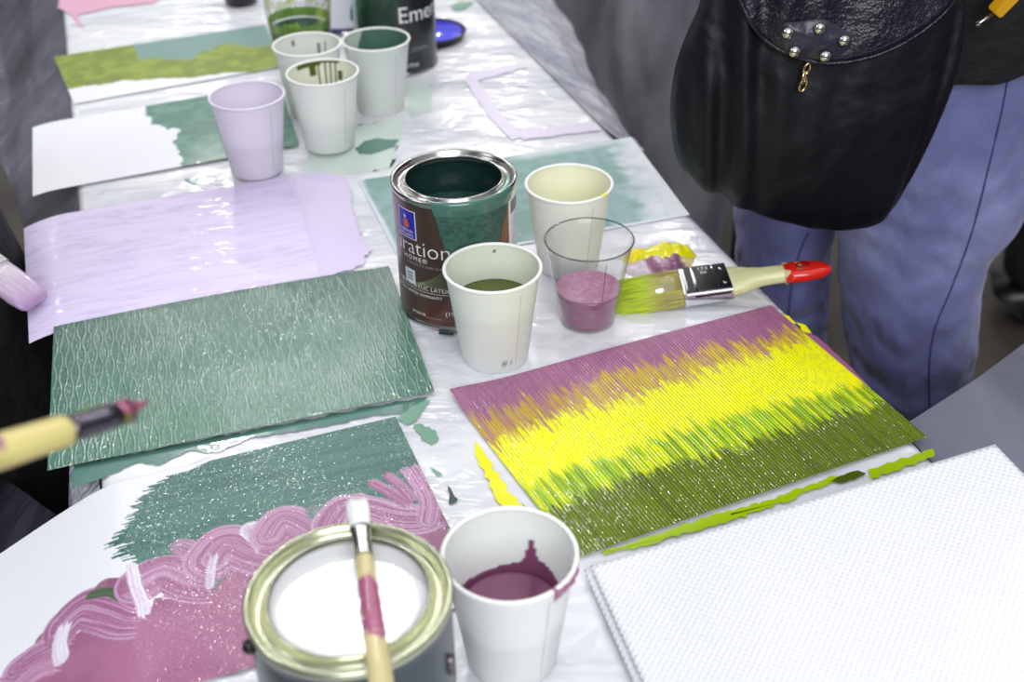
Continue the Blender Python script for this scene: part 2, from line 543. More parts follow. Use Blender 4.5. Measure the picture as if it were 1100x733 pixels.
# -- lilac sheet
def col_lilac(X, Y, u, w):
    n = fbm(u * 9, w * 60, 14, 3)
    c = mix(np.broadcast_to(LILAC, X.shape + (3,)).copy(), np.array(lin(222, 210, 240)), sst(.3, .7, n))
    return c
lil_c = [at(24, 240), at(313, 192), at(345, 303), at(30, 365)]
sheet('painted_card', 'card covered in smooth lilac paint hanging over left table edge', lil_c, .0030, col_lilac,
      attr_mat('lilac_sheet_paint', .35, 0, (300, .05, .0006), pat_brush, spec=.35, gsc=(.5, 1.5, 1), glint=(90, .4, .002, .7)), .0018, edge_droop(4, -.09), group='painted cards')

# -- half teal half white sheet
def col_whteal(X, Y, u, w):
    wx = X + .010 * (fbm(X * 90, Y * 90, 6) - .5) * 2; wy = Y + .010 * (fbm(X * 90, Y * 90, 7) - .5) * 2
    m = inpoly(wx, wy, pw([(152, 118), (158, 112), (170, 110), (330, 80), (350, 170), (270, 176), (194, 180), (193, 160), (190, 143), (172, 136), (160, 130)]))
    c = np.broadcast_to(WHITE, X.shape + (3,)).copy()
    t = mix(np.broadcast_to(np.array(lin(76, 122, 106)), X.shape + (3,)).copy(), np.array(lin(98, 142, 126)), sst(.4, .7, fbm(u * 20, w * 20, 3)))
    return np.where(m[..., None], t, c)
sheet('painted_card', 'white card half painted teal behind the lilac cup', [at(35, 137), at(300, 92), at(322, 158), at(35, 211)], .0030, col_whteal,
      attr_mat('half_teal_paint', .4, .2, (500, .1, .0005)), .0018, edge_droop(3, -.095), group='painted cards')

# -- olive and teal sheet
def col_olive(X, Y, u, w):
    n = fbm(u * 14, w * 9, 21, 3)
    c = np.broadcast_to(np.array(lin(112, 146, 138)), X.shape + (3,)).copy()
    ol = mix(np.broadcast_to(np.array(lin(112, 130, 12)), X.shape + (3,)).copy(), np.array(lin(138, 154, 36)), sst(.35, .7, fbm(u * 18, w * 14, 25)))
    b = np.where(u < .36, -.2, .42 + .1 * np.sin(u * 14)) + .25 * (n - .5)
    c = np.where((w > b)[..., None], ol, c)
    wb = .72 + .18 * sst(.25, .6, u) + .1 * sst(.6, .9, u) + .10 * (n - .5)
    c = np.where((w > wb)[..., None], WHITE, c)
    return c
sheet('painted_card', 'card painted olive and grey teal at far end of table', [at(58, 62), at(285, 28), at(303, 73), at(80, 113)], .0018, col_olive,
      attr_mat('olive_teal_paint', .4, .2, (500, .1, .0005)), .0022, edge_droop(3, -.1), group='painted cards')

# -- thin teal sheet under the open can
def col_tealcan(X, Y, u, w):
    n = fbm(u * 20, w * 16, 33, 3); n2 = fbm(u * 60, w * 5, 35, 3)
    c = mix(np.broadcast_to(np.array(lin(112, 154, 144)), X.shape + (3,)).copy(), np.array(lin(134, 168, 166)), sst(.35, .7, n))
    c = mix(c, np.array(lin(142, 166, 176)), .7 * sst(.55, .8, u) * sst(.35, .65, n2))
    white = sst(.86, 1.0, u + .10 * (n - .5) + .05 * w) * .9
    white = np.maximum(white, sst(.10, .02, w) * sst(.45, .62, u) * .6)
    c = mix(c, np.array(lin(226, 230, 236)), white)
    c = mix(c, np.array(lin(214, 224, 236)), sst(.022, .008, u + .012 * (n2 - .5)) * .9)
    c = mix(c, np.array(lin(222, 228, 234)), sst(.972, .985, w))
    return c
sheet('painted_card', 'pale washed teal card lying under the open brown can', [at(385, 195), at(678, 148), at(741, 232), at(432, 286)], .0010, col_tealcan,
      attr_mat('washed_teal_paint', .3, 0, (600, .2, .0006), pat_stipple), .0014, group='painted cards')

# -- big near sheet: white, teal and mauve with swept strokes
def col_near(X, Y, u, w):
    c = np.broadcast_to(WHITE, X.shape + (3,)).copy()
    d = np.array([.951, .309])          # brush direction of the teal field
    a = X * d[0] + Y * d[1]; b = -X * d[1] + Y * d[0]
    rag = (fbm(b * 700, a * 25, 40, 3) - .5) * .030
    tealp = pw([(208, 506), (260, 480), (440, 442), (500, 560), (470, 600), (330, 640), (240, 640), (150, 610), (128, 596), (122, 580), (140, 566), (148, 545), (160, 528), (182, 514)])
    m = inpoly(X + rag * d[0], Y + rag * d[1], tealp)
    tt = mix(np.broadcast_to(np.array(lin(74, 120, 108)), X.shape + (3,)).copy(), np.array(lin(60, 104, 94)), sst(.35, .7, fbm(b * 260, a * 12, 44)))
    c = np.where(m[..., None], tt, c)
    mv = pw([(-30, 716), (20, 690), (70, 672), (120, 668), (158, 664), (166, 646), (232, 640), (244, 616), (300, 606), (480, 556), (480, 760), (-40, 780)])
    rg2 = (fbm(X * 160, Y * 160, 46) - .5) * .008
    m = inpoly(X + rg2, Y + rg2, mv)
    mm = mix(np.broadcast_to(np.array(lin(156, 94, 130)), X.shape + (3,)).copy(), np.array(lin(168, 108, 142)), sst(.35, .7, fbm(X * 25, Y * 25, 48)))
    c = np.where(m[..., None], mm, c)
    def stroke(c, pts, width, seed, base, light, amt=.5, ragend=.004):
        line = smooth_line(pw(pts), 48)
        s, al, L = polyline_dist(X, Y, line)
        hw = width / 2
        sn = fbm(s * 1050, al * 16, seed, 3)
        edge = np.abs(s) - hw * (1 - .10 * vn(al * 300, 0 * al, seed + 1))
        endr = .006 * vn(s * 900, 0 * s, seed + 2)
        m = sst(.0006, -.0006, edge) * sst(L, L - .001, al + endr) * sst(-.001, .0002, al)
        k = sst(.34, .72, sn) * amt
        k = np.maximum(k, .85 * sst(hw * .80, hw * .95, s))      # bead of paint along one side
        cc = mix(np.broadcast_to(np.array(base), X.shape + (3,)).copy(), np.array(light), k)
        return c * (1 - m[..., None]) + cc * m[..., None]
    B1, L1 = lin(160, 100, 138), lin(206, 168, 198)
    B2, L2 = lin(150, 110, 140), lin(196, 170, 200)
    DK = lin(140, 82, 114)
    c = stroke(c, [(40, 664), (52, 660), (68, 664)], .016, 63, DK, B2, .5)
    c = stroke(c, [(-10, 704), (20, 690), (48, 684), (72, 686)], .032, 61, lin(176, 118, 152), L1, .7)
    c = stroke(c, [(4, 684), (30, 676), (66, 674)], .020, 62, B1, L1, .8)
    c = stroke(c, [(64, 656), (86, 646), (112, 656), (136, 668), (157, 668)], .034, 64, B1, L1, .75)
    c = stroke(c, [(60, 690), (58, 676), (62, 662), (68, 652)], .011, 60, lin(218, 200, 222), WHITE, .9)
    c = stroke(c, [(112, 630), (134, 634), (150, 648)], .016, 65, DK, B2, .5)
    c = stroke(c, [(96, 634), (118, 636), (136, 648)], .008, 67, lin(74, 96, 72), lin(110, 130, 100), .5)
    c = stroke(c, [(196, 590), (210, 598), (222, 620)], .018, 70, B2, L1, .5)
    c = stroke(c, [(152, 630), (176, 618), (206, 630), (236, 632)], .036, 69, B1, L1, .75)
    c = stroke(c, [(142, 612), (146, 632), (154, 652), (156, 668)], .009, 68, lin(214, 196, 218), WHITE, .9)
    c = stroke(c, [(229, 604), (244, 588), (268, 598), (304, 608)], .042, 71, B1, L1, .75)
    c = stroke(c, [(226, 632), (228, 612), (232, 596)], .006, 66, lin(206, 184, 210), WHITE, .8)
    c = stroke(c, [(272, 572), (282, 580), (292, 594)], .020, 72, L2, WHITE, .7)
    c = stroke(c, [(292, 578), (306, 562), (332, 574), (366, 586)], .034, 73, B1, L1, .75)
    c = stroke(c, [(338, 552), (344, 560), (354, 572)], .014, 74, lin(96, 116, 118), lin(150, 150, 160), .6)
    c = stroke(c, [(360, 566), (372, 550), (396, 552), (426, 560), (452, 560), (468, 552)], .034, 75, B1, lin(214, 176, 208), .8)
    c = stroke(c, [(460, 562), (462, 540), (450, 518), (438, 500)], .017, 79, B1, lin(214, 176, 208), .8, .01)
    c = stroke(c, [(402, 522), (420, 532), (442, 548)], .010, 76, MAUVE, L1, .5)
    c = stroke(c, [(418, 514), (432, 526), (448, 545)], .009, 77, MAUVE, L1, .5)
    return c
gA = at(425, 450); ang = math.radians(20)
dl = Vector((-math.cos(ang), -math.sin(ang), 0)) * .308; dw = Vector((math.sin(ang), -math.cos(ang), 0)) * .21
sheet('painted_card', 'large near card with teal field and sweeping mauve strokes under front can', [gA + dl, gA, gA + dw, gA + dl + dw], .0022, col_near,
      attr_mat('swept_paint', .35, 0, (900, .2, .0005), pat_stipple, spec=.35, glint=(330, .6, .0011, .8)), .0008, soft_droop(), group='painted cards')

# -- two blank embossed white sheets
A = at(634, 608, .010); B = at(1050, 483, .045)
along = (B - A); along = along.normalized() * .297
perp = Vector((along.y, -along.x, 0)).normalized() * .21
def blank(off, dz, label):
    a = A + Vector((0, 0, dz)) + off; b = a + along; d = a + perp; c2 = b + perp
    t = NT('embossed_card')
    t.set(Base_Color=lin(232, 232, 238), Roughness=.5, Specular_IOR_Level=.3)
    pat_dots(t)
    o = sheet('blank_card', label, [a, b, c2, d], .0, None, t.m, .004, None, group='blank embossed cards', solid=.0010)
    return o
blank(Vector((0, 0, 0)), 0, 'blank white card with pressed dot pattern, uppermost at near right corner')
blank(Vector((-.004, .0005, 0)), -.0045, 'blank white card just showing beneath the dotted card, near right corner')

# ------------------------------------------------------------------ table, cover
tb = thing('table', 'long narrow white table under plastic sheeting', 'table', tp(.2, 1.2, -TZ))
def tl(v): return v - Vector(tb.location)
N0, N1, T0, T1 = -.080, .506, .12, 2.9
bm = bmesh.new()
vs = [bm.verts.new(tl(tp(n, t, z))) for z in (-.028, -.003) for n, t in ((N0 + .006, T0 + .006), (N1 - .006, T0 + .006), (N1 - .006, T1 - .006), (N0 + .006, T1 - .006))]
for f in ((3, 2, 1, 0), (4, 5, 6, 7), (0, 1, 5, 4), (1, 2, 6, 5), (2, 3, 7, 6), (3, 0, 4, 7)): bm.faces.new([vs[i] for i in f])
obj('tabletop', bm, M['table_top'], tb, False)
for n in (N0 + .05, N1 - .05):
    for t in (T0 + .12, T1 - .12):
        bm = bmesh.new(); tube(bm, [tl(tp(n, t, -TZ)), tl(tp(n, t, -.028))], .014, 12); obj('leg', bm, M['table_metal'], tb)

cv = thing('table_cover', 'clear plastic sheeting spread over the white table, paint spilled on it', 'table cover', tp(.2, 1.2, 0))
def cl(v): return v - Vector(cv.location)
def surf(name, rows, mat, parent, loc, label=None, fold=0, seed=0):
    """skin between rails: rows = list of lists of points"""
    nv, nu = len(rows), len(rows[0])
    V = [r[i] - loc for r in rows for i in range(nu)]
    return mesh_np(name, V, grid_faces(nu, nv), mat, parent, label=label)
# flat top with rounded edges
rows = []
ts = np.linspace(T0, T1, 120)
prof = [(N0 - .004, -.05), (N0 - .0035, -.02), (N0 - .0025, -.006), (N0, -.0012)] + [(n, 0) for n in np.linspace(N0 + .006, N1 - .006, 24)] + [(N1, -.0012), (N1 + .0025, -.006), (N1 + .0035, -.02), (N1 + .004, -.05)]
for n, z in prof: rows.append([tp(n, t, z) for t in ts])
o = surf('cover_top', rows, M['cover'], cv, Vector(cv.location)); o.data.flip_normals()

def interp_rail(pts, m):
    pts = [np.array(p, float) for p in pts]
    sl = smooth_line([tuple(p) for p in pts], m)
    sl = np.array(sl); L = np.r_[0, np.cumsum(np.linalg.norm(np.diff(sl, axis=0), axis=1))]
    q = np.linspace(0, L[-1], m)
    return np.stack([np.interp(q, L, sl[:, k]) for k in range(3)], -1)
def drape(name, rails, mat, label=None, m=70, sub=10, fold=.008, freq=9, seed=1, parent=cv):
    R_ = [interp_rail(r, m) for r in rails]
    rows = []
    for a, b in zip(R_[:-1], R_[1:]):
        for k in range(sub): rows.append(a + (b - a) * (k / sub))
    rows.append(R_[-1])
    G = np.array(rows)
    nv = len(rows)
    for j in range(nv):
        amp = fold * min(1, j / (nv * .35))
        ph = np.linspace(0, freq, m)
        wv = (fbm(ph, np.full(m, j * .06), seed, 3) - .5) * 2 * amp
        G[j, :, 0] += wv * .8; G[j, :, 1] += wv * .6; G[j, :, 2] += wv * .5
    loc = np.array(parent.location) if parent else np.zeros(3)
    V = G.reshape(-1, 3) - loc
    return mesh_np(name, V, grid_faces(m, nv), mat, parent, label=label)
E1 = N1 + .003; E0 = N0 - .003
ed = lambda e, ts_: [tp(e, t, -.003) for t in ts_]
def lowered(r, dz, dn=0): return [Vector(p) + Vector((0, 0, -dz)) + EN * dn for p in r]
out_r = [at(688, 168, -.02), at(664, 130, -.06), at(632, 66, -.085), at(600, 6, -.10), at(566, -60, -.11)]
mid_r = [at(684, 165, -.010), at(650, 118, -.035), at(606, 50, -.045), at(565, -10, -.05), at(530, -70, -.05)]
drape('drape', [ed(E1, (1.22, 1.4, 1.75, 2.2, 2.7)), mid_r, out_r, lowered(out_r, .25, -.03)], M['drape_light'], 'bright flared plastic on far right side', fold=.010, seed=2)
drape('drape', [ed(E1, (.60, .45, .3, .12)),
                [tp(.64, .67, -.035), tp(.66, .5, -.05), tp(.66, .35, -.06), tp(.66, .15, -.07)],
                [tp(.80, .78, -.10), tp(.84, .6, -.13), tp(.84, .4, -.17), tp(.84, .2, -.2)],
                [tp(.98, .90, -.22), tp(1.02, .7, -.28), tp(1.0, .5, -.33), tp(.98, .3, -.36)]],
      M['drape_smooth'], 'grey plastic spreading out at near right corner', fold=.002, freq=4, seed=3)
drape('drape', [ed(E1, (.62, .8, 1.0, 1.2)), [tp(.512, t, -.15) for t in (.62, .8, 1.0, 1.2)], [tp(.515, t, -.32) for t in (.62, .8, 1.0, 1.2)]], M['drape'], fold=.003, seed=4)
drape('drape', [ed(E0, (1.03, 1.2, 1.5, 1.9, 2.5)),
                [at(56, 236, -.02), at(52, 165, -.025), at(40, 92, -.03), at(33, 20, -.03), at(32, -60, -.03)],
                [at(28, 242, -.045), at(20, 165, -.05), at(30, 92, -.04), at(16, 20, -.06), at(8, -60, -.07)],
                [at(12, 212, -.06), at(4, 150, -.07), at(8, 80, -.08), at(-6, 0, -.09), at(-20, -60, -.09)],
                [at(-10, 165, -.08), at(-30, 110, -.1), at(-40, 60, -.11), at(-50, 0, -.12), at(-60, -60, -.12)]],
      M['drape'], 'grey folded plastic spreading from far left edge', fold=.010, freq=9, seed=5)
drape('drape', [ed(E0, (1.03, .92, .82, .72)), [tp(-.104, t, -.04) for t in (1.03, .92, .82, .72)], [tp(-.112, t, -.14) for t in (1.03, .92, .82, .72)], [tp(-.115, t, -.34) for t in (1.03, .92, .82, .72)]], M['drape_dark'], fold=.004, seed=6)
drape('drape', [ed(E0, (.80, .74, .70, .66, .60)), [tp(-.096, t, -.010) for t in (.80, .74, .70, .66, .60)], [tp(-.107, t, -.022 - .02 * (.74 - t)) for t in (.80, .74, .70, .66, .60)], [tp(-.113, t, -.05) for t in (.80, .74, .70, .66, .60)], [tp(-.118, t, -.2) for t in (.80, .74, .70, .66, .60)]],
      M['drape_light'], 'crumpled plastic corner beside the ridged card', fold=.0025, freq=8, seed=8)
drape('drape', [[at(76, 566, -.03), at(66, 640, -.04), at(66, 740, -.05)], [at(40, 540, -.13), at(20, 640, -.13), at(20, 740, -.13)], [at(-12, 508, -.22), at(-40, 640, -.22), at(-50, 740, -.22)]],
      M['drape_dark'], 'dark grey plastic at near left corner', fold=.006, freq=4, seed=7)

# paint spilled on the plastic, then reflections painted as pale green patches
def smear(px, mat, z=.0006, rag=.0015, label=None, seed=0, sub=8):
    z = z + seed * .00003
    pts = [at(x, y, z) for x, y in px]
    out = []
    for i, p in enumerate(pts):
        q = pts[(i + 1) % len(pts)]
        L = (q - p).length; m = max(2, int(L / .003))
        d = (q - p).normalized(); nn = Vector((-d.y, d.x, 0))
        for k in range(m):
            s = p + (q - p) * (k / m)
            j = (float(vn(np.array([s.x * 260 + seed * 7]), np.array([s.y * 260]), seed)[0]) - .5) * 2 * rag
            out.append(s + nn * j)
    bm = bmesh.new()
    f = bm.faces.new([bm.verts.new(cl(v)) for v in out])
    bmesh.ops.triangulate(bm, faces=[f])
    for f in bm.faces:
        f.normal_update()
        if f.normal.z < 0: f.normal_flip()
    return obj('paint_smear', bm, mat, cv, False, label)
smear([(382, 160), (392, 151), (405, 148), (414, 150), (428, 150), (424, 158), (408, 163), (398, 166), (386, 165)], M['p_teal'], label='teal blot behind the open can', seed=1)
smear([(198, 193), (208, 189), (222, 190), (230, 193), (222, 197), (206, 198)], M['p_teal'], label='small teal blot beside the lilac cup', seed=2)
smear([(78, 500), (462, 425), (452, 436), (438, 444), (405, 446), (330, 462), (270, 470), (232, 486), (205, 484), (170, 500), (150, 497), (112, 512), (96, 519), (76, 522)], M['p_teal'], .0011, .0016, 'teal strip along near edge of ridged card', 3)
smear([(440, 438), (462, 430), (452, 446), (438, 456), (425, 450)], M['p_green_thin'], .0014, .002, seed=4)
smear([(444, 457), (452, 454), (468, 462), (470, 470), (463, 480), (456, 474), (450, 464)], M['p_green_thin'], .0011, .003, 'pale green dab between the cards', 5)
smear([(479, 519), (485, 524), (488, 533), (492, 536), (485, 542), (481, 530)], M['p_teal_dark'], .0011, .0015, 'small dark teal dab', 6)
smear([(462, 502), (470, 506), (476, 510), (468, 511)], M['p_green_thin'], .0011, .001, seed=7)
smear([(860, 354), (878, 362), (914, 395), (936, 418), (926, 420), (900, 400), (866, 366)], M['p_mauve'], .0012, .0008, 'mauve overrun along right table edge', 8)
smear([(836, 336), (848, 340), (856, 348), (848, 348)], M['p_yellow'], .0012, .0012, seed=9)
smear([(856, 346), (866, 350), (872, 358), (862, 356)], M['p_yellow'], .0012, .0012, seed=10)
smear([(510, 474), (516, 482), (545, 525), (572, 556), (560, 560), (540, 548), (526, 520), (516, 500), (512, 486)], M['p_yellow'], .0011, .002, 'yellow overrun at left edge of striped card', 11)
smear([(560, 540), (600, 575), (592, 585), (572, 566)], M['p_lime'], .0011, .002, seed=12)
smear([(640, 596), (700, 576), (770, 552), (815, 540), (800, 555), (740, 572), (680, 590)], M['p_lime'], .0011, .002, 'lime overrun along near edge of striped card', 13)
smear([(780, 554), (850, 528), (895, 512), (905, 514), (880, 524), (820, 548)], M['p_lime'], .0011, .002, seed=14)
smear([(890, 517), (922, 505), (930, 508), (910, 518)], M['p_olive'], .0012, .0015, seed=15)
smear([(932, 504), (980, 489), (1004, 482), (1005, 488), (990, 496), (960, 506), (936, 514)], M['p_lime'], .0012, .002, 'lime overrun at right corner of striped card', 16)
smear([(498, 84), (508, 80), (530, 112), (562, 146), (550, 151), (524, 124)], M['p_lilac_thin'], .0008, .002, 'faint lilac outline on far plastic', 17)
smear([(500, 80), (560, 68), (566, 72), (508, 88)], M['p_lilac_thin'], .0008, .002, seed=18)
smear([(550, 140), (640, 132), (646, 140), (562, 150)], M['p_lilac_thin'], .0008, .002, seed=19)
smear([(240, 200), (300, 190), (345, 184), (372, 190), (378, 204), (379, 225), (388, 250), (398, 268), (388, 285), (345, 300), (318, 250)], M['p_lilac'], .0016, .003, 'lilac overrun beside the lilac card', 20)
smear([(62, 8), (66, -20), (190, -22), (168, 2), (120, 8), (92, 14), (80, 18)], M['p_pink'], .0008, .003, 'pink wash at far left of table', 21)
smear([(76, 14), (80, 14), (90, 28), (86, 29)], M['p_pink'], .0008, .001, seed=22)
smear([(484, 6), (496, 2), (510, 2), (500, 9), (488, 11)], M['p_green_thin'], .0008, .002, 'pale green spot on far plastic', 23)
smear([(468, 352), (488, 344), (494, 352), (486, 360), (472, 359)], M['p_teal_dark'], .0016, .0015, 'dark teal ring at foot of open can', 24)
smear([(330, 196), (420, 180), (430, 150), (435, 120), (420, 128), (380, 135), (330, 170)], M['green_reflection'], -.0004, .004, seed=25)  # greenish reflection of the cups painted onto the plastic
smear([(436, 90), (462, 88), (464, 118), (440, 126)], M['green_reflection'], -.0004, .003, seed=26)  # reflection below the far can painted onto the plastic

# ------------------------------------------------------------------ cups
def face_cam(x, y): return math.atan2(-x, -y) * -1.0 if False else math.atan2(x, -y) * 0 + math.atan2(-y, -x) + PI / 2
WPAP = np.array(lin(246, 249, 247))
def paper_cup(label, x, y, z=.0, paint=None, level=.04, col_fn=None, inner=WPAP, outer=WPAP, group='paper paint cups', rim=None):
    R1, H, R0 = .0388, .0860, .0277
    t = thing('paper_cup', label, 'cup', (x, y, TZ + z), face_cam(x, y), group)
    segs, nh = 120, 60
    th = np.linspace(0, 2 * PI, segs, endpoint=False)
    prof = [(R0 - .0015, 0.0), (R0, .0003)] + [(R0 + (R1 - R0) * k, .0005 + (H - .0005) * k) for k in np.linspace(.01, 1, 20)]
    inn = [(R0 + (R1 - R0) * k - .0006, (H) * k) for k in np.linspace(1, .08, nh)] + [(R0 * .5, H * .079), (0.0005, H * .079)]
    V, C = [], []
    for i, (r, zz) in enumerate(prof + inn):
        k = zz / H
        for a in th: V.append((r * math.sin(a), -r * math.cos(a), zz))
        isin = i >= len(prof)
        c = np.broadcast_to(inner if isin else outer, (segs, 3)).copy()
        if col_fn is not None:
            aa = np.where(th > PI, th - 2 * PI, th)
            c = col_fn(c, aa, k, isin)
        C.append(c)
    o = mesh_np('cup_wall', V, grid_faces(segs, len(prof + inn), True), M['cup_paper'], t, col=np.concatenate(C))
    bm = bmesh.new(); lathe(bm, torus_prof(R1 + .0003, H, .0016, .0015), 96, True)
    obj('rim', bm, rim or M['cup_rim'], t)
    bm = bmesh.new(); box(bm, (0, 0, 0), (.0004, .0003, .070))
    for v in bm.verts:
        kk = (v.co.z + .035 + .008) / H; rr = R0 + (R1 - R0) * kk + .0001
        a = .62; v.co = Vector(((rr + v.co.y) * math.sin(a) + v.co.x * math.cos(a), -(rr + v.co.y) * math.cos(a) + v.co.x * math.sin(a), v.co.z + .043))
    obj('side_seam', bm, M['cup_seam'], t, False)
    if paint is not None:
        k = level / H; r = R0 + (R1 - R0) * k - .0007
        bm = bmesh.new(); lathe(bm, [(0, level - .0008), (r * .6, level - .0007), (r * .93, level - .0004), (r, level + .0006), (r - .0002, level - .002), (0, level - .0025)], 64)
        obj('paint', bm, paint, t)
    return t
M['cup_seam'] = simple('cup_seam', lin(190, 190, 184), .5)

cups = {'front': (-.0040, .5074), 'mid': (-.0145, .8344), 'cream': (.0547, .9798), 'lilac': (-.2750, 1.1968), 'olive': (-.2026, 1.2596), 'teal': (-.1529, 1.3682), 'back': (-.2326, 1.3563)}
def c_front(c, a, k, isin):
    if isin:
        lvl = .53 + .02 * np.sin(a * 3) + .20 * np.exp(-((a - 2.75) / .10) ** 2) + .05 * np.exp(-((a - 2.5) / .3) ** 2)
        c[(k < lvl) & (np.cos(a) < .75)] = lin(140, 80, 116)
        m = (k > .86) & (np.abs(a - 1.05) < .22); c[m] = MAUVE
    else:
        m = (np.abs(a - 1.0) < .30) & (k > .90 - .05 * np.sin((a - .7) * 8)); c[m] = MAUVE
    return c
t = paper_cup('white paper cup of mauve paint beside the front can', *cups['front'], .0, wet('mauve_pool', lin(140, 80, 116)), .040, c_front)
# dribble of mauve on its rim
def rim_dab(parent, a0, a1, mat, r=.0024, name='paint_drip', down=.0):
    bm = bmesh.new(); pts = []; rad = []
    for k in range(14):
        f = k / 13; a = a0 + (a1 - a0) * f
        rr = .0391
        pts.append((rr * math.sin(a), -rr * math.cos(a), .0862 - down * math.sin(f * PI)))
        rad.append(r * (.45 + .75 * math.sin(PI * min(1, f * 1.05)) ** .6 * (.8 + .3 * math.sin(k * 2.1))))
    tube(bm, pts, rad, 8)
    return obj(name, bm, mat, parent)
rim_dab(t, .62, 1.42, M['p_mauve'], .0030, down=.003)
def c_mid(c, a, k, isin):
    if isin:
        for a0, top in ((2.95, .64), (3.12, .70), (-3.05, .66), (-2.92, .61)):
            c[(np.abs(a - a0) < .012) & (k < top)] = lin(110, 122, 60)
        c[(np.abs(a - 3.10) < .02) & (abs(k - .93) < .012)] = lin(40, 30, 20)
    elif k < .16 and k > .10:
        m = (np.abs(a - .36) < .16) & (np.abs((k - .13) - .02 * np.sin(a * 20)) < .012); c[m] = lin(176, 170, 166)
    return c
M['white_in'] = np.array(lin(238, 240, 228))
paper_cup('white paper cup of olive paint in front of the open brown can', *cups['mid'], .0, M['p_olive'], .0545, c_mid, np.array(lin(238, 242, 226)))
def c_cream(c, a, k, isin):
    if isin: c[:] = np.array(lin(251, 250, 226))  # light bounced off the yellow paint, tinted into the inner wall
    return c
t = paper_cup('paper cup with yellow bounce light painted on its lining, behind the clear mauve cup', *cups['cream'], .0012, M['p_yellow'], .022, c_cream, np.array(lin(248, 246, 205)))
rim_dab(t, .78, 1.05, M['p_yellow'], .0016)
lw = np.array(lin(242, 237, 247))
def c_lil(c, a, k, isin):
    if isin and k < .62:
        m = np.abs(a) > 2.4; c[m] = lin(220, 208, 234)
    return c
paper_cup('paper cup tinted lilac at near end of the cup group', *cups['lilac'], .0034, M['p_lilac'], .040, c_lil, lw, lw, rim=simple('lilac_rim', lin(232, 226, 240), .4))
def c_oliv(c, a, k, isin):
    if isin:
        o_ = np.array(lin(86, 100, 20))
        for a0, w0, lo, hi in ((2.55, .07, .74, .86), (2.72, .03, .62, .96), (2.86, .022, .60, .97), (3.02, .024, .62, .97), (-3.05, .028, .60, .985), (-2.85, .10, .80, .985)):
            c[(np.abs(a - a0) < w0) & (k > lo) & (k < hi)] = o_
        c[(np.abs(np.abs(a) - 3.0) < .5) & (a > -2.9) & (k > .965) & (a > 2.6)] = o_
        c[(a < -2.35) & (k > .93) & (k < .985)] = o_
        c[(a > 2.5) & (a < 2.9) & (k < .645) & (k > .60)] = lin(150, 170, 90)
    return c
paper_cup('white paper cup with olive drips down its inside', *cups['olive'], .0030, M['p_olive'], .03, c_oliv, np.array(lin(242, 243, 228)))
def c_teal(c, a, k, isin):
    if isin:
        aa = np.where(a < 0, a + 2 * PI, a)
        b = 3.55 + (1 - k) * 1.2
        c[:] = lin(206, 218, 208)
        c[(aa < b) ] = lin(84, 124, 110)
        c[(aa > 5.4)] = lin(84, 124, 110)
    return c
paper_cup('white paper cup coated teal inside, in front of the far dark can', *cups['teal'], .0, M['p_teal'], .03, c_teal)
def c_back(c, a, k, isin):
    if isin:
        for a0, lo, hi in ((2.5, .74, .9), (2.75, .6, .86), (-2.7, .85, .93)):
            c[(np.abs(a - a0) < .03) & (k > lo) & (k < hi)] = lin(120, 130, 110)
    return c
paper_cup('white paper cup mostly clean inside, between clear cup and olive dripped cup', *cups['back'], .0, M['p_white'], .02, c_back, np.array(lin(234, 238, 230)))

def clear_cup(label, x, y, R1, H, R0, z, paint, level, group='clear plastic cups', smears=None):
    t = thing('plastic_cup', label, 'cup', (x, y, TZ + z), face_cam(x, y), group)
    th = .0007
    rr = lambda k: R0 + (R1 - R0) * k
    pr = [(0, .0015), (R0 - .003, .0015), (R0 - .002, .0002), (R0, .0008)] + [(rr(k), H * k) for k in np.linspace(.02, .985, 16)] + [(R1 + .0006, H - .0008), (R1 + .0008, H), (R1, H + .0005), (R1 - .0008, H - .0004)] + [(rr(k) - th, H * k) for k in np.linspace(.985, .03, 16)] + [(R0 - .003, .0024), (0, .0024)]
    bm = bmesh.new(); lathe(bm, pr, 96)
    obj('cup_wall', bm, M['clear'], t)
    bm = bmesh.new(); lathe(bm, torus_prof(R1 + .0002, H, .0009, .0007, 8), 96, True)
    obj('rim', bm, M['rim_edge'], t)
    e = .0003
    k = level / H
    pr = [(0, .0028), (R0 - .004, .0028)] + [(rr(q) - th - e, H * q) for q in np.linspace(.045, k, 10)] + [(rr(k) - th - .0012, level - .0003), (rr(k) * .7, level - .0010), (0, level - .001)]
    bm = bmesh.new(); lathe(bm, pr, 96)
    obj('paint', bm, paint, t)
    return t
M['rim_edge'] = clear_mat('clear_rim', (.60, .60, .62), .1)
t = clear_cup('clear plastic tumbler a third full of mauve paint', .0671, .8866, .0374, .0814, .0238, .0, wet('mauve_in_cup', lin(150, 92, 126), .12), .034)
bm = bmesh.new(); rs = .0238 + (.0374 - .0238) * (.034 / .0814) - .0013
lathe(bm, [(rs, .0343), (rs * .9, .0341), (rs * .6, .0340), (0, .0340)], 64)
ps = NT('mauve_lit_surface'); pn = ps.noise(55, 3, .5, vec=ps.coord(), dist=2.5)
ps.link(ps.ramp(pn, [(.35, lin(176, 116, 150)), (.6, lin(196, 140, 170)), (.8, lin(222, 178, 200))]), ps.b.inputs['Base Color']); ps.set(Roughness=.15, Coat_Weight=.5)  # lighter mauve paints in the light on top of the pool
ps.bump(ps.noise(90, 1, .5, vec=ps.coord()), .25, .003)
obj('lit_paint_surface', bm, ps.m, t, label='glossy mauve surface, painted lighter where light falls')
bm = bmesh.new(); R_ = lambda k: .0238 + (.0374 - .0238) * k - .0002
lathe(bm, torus_prof(R_(.26) , .0814 * .26, .0005, .0005, 6), 80, True); obj('moulded_ring', bm, M['clear'], t)
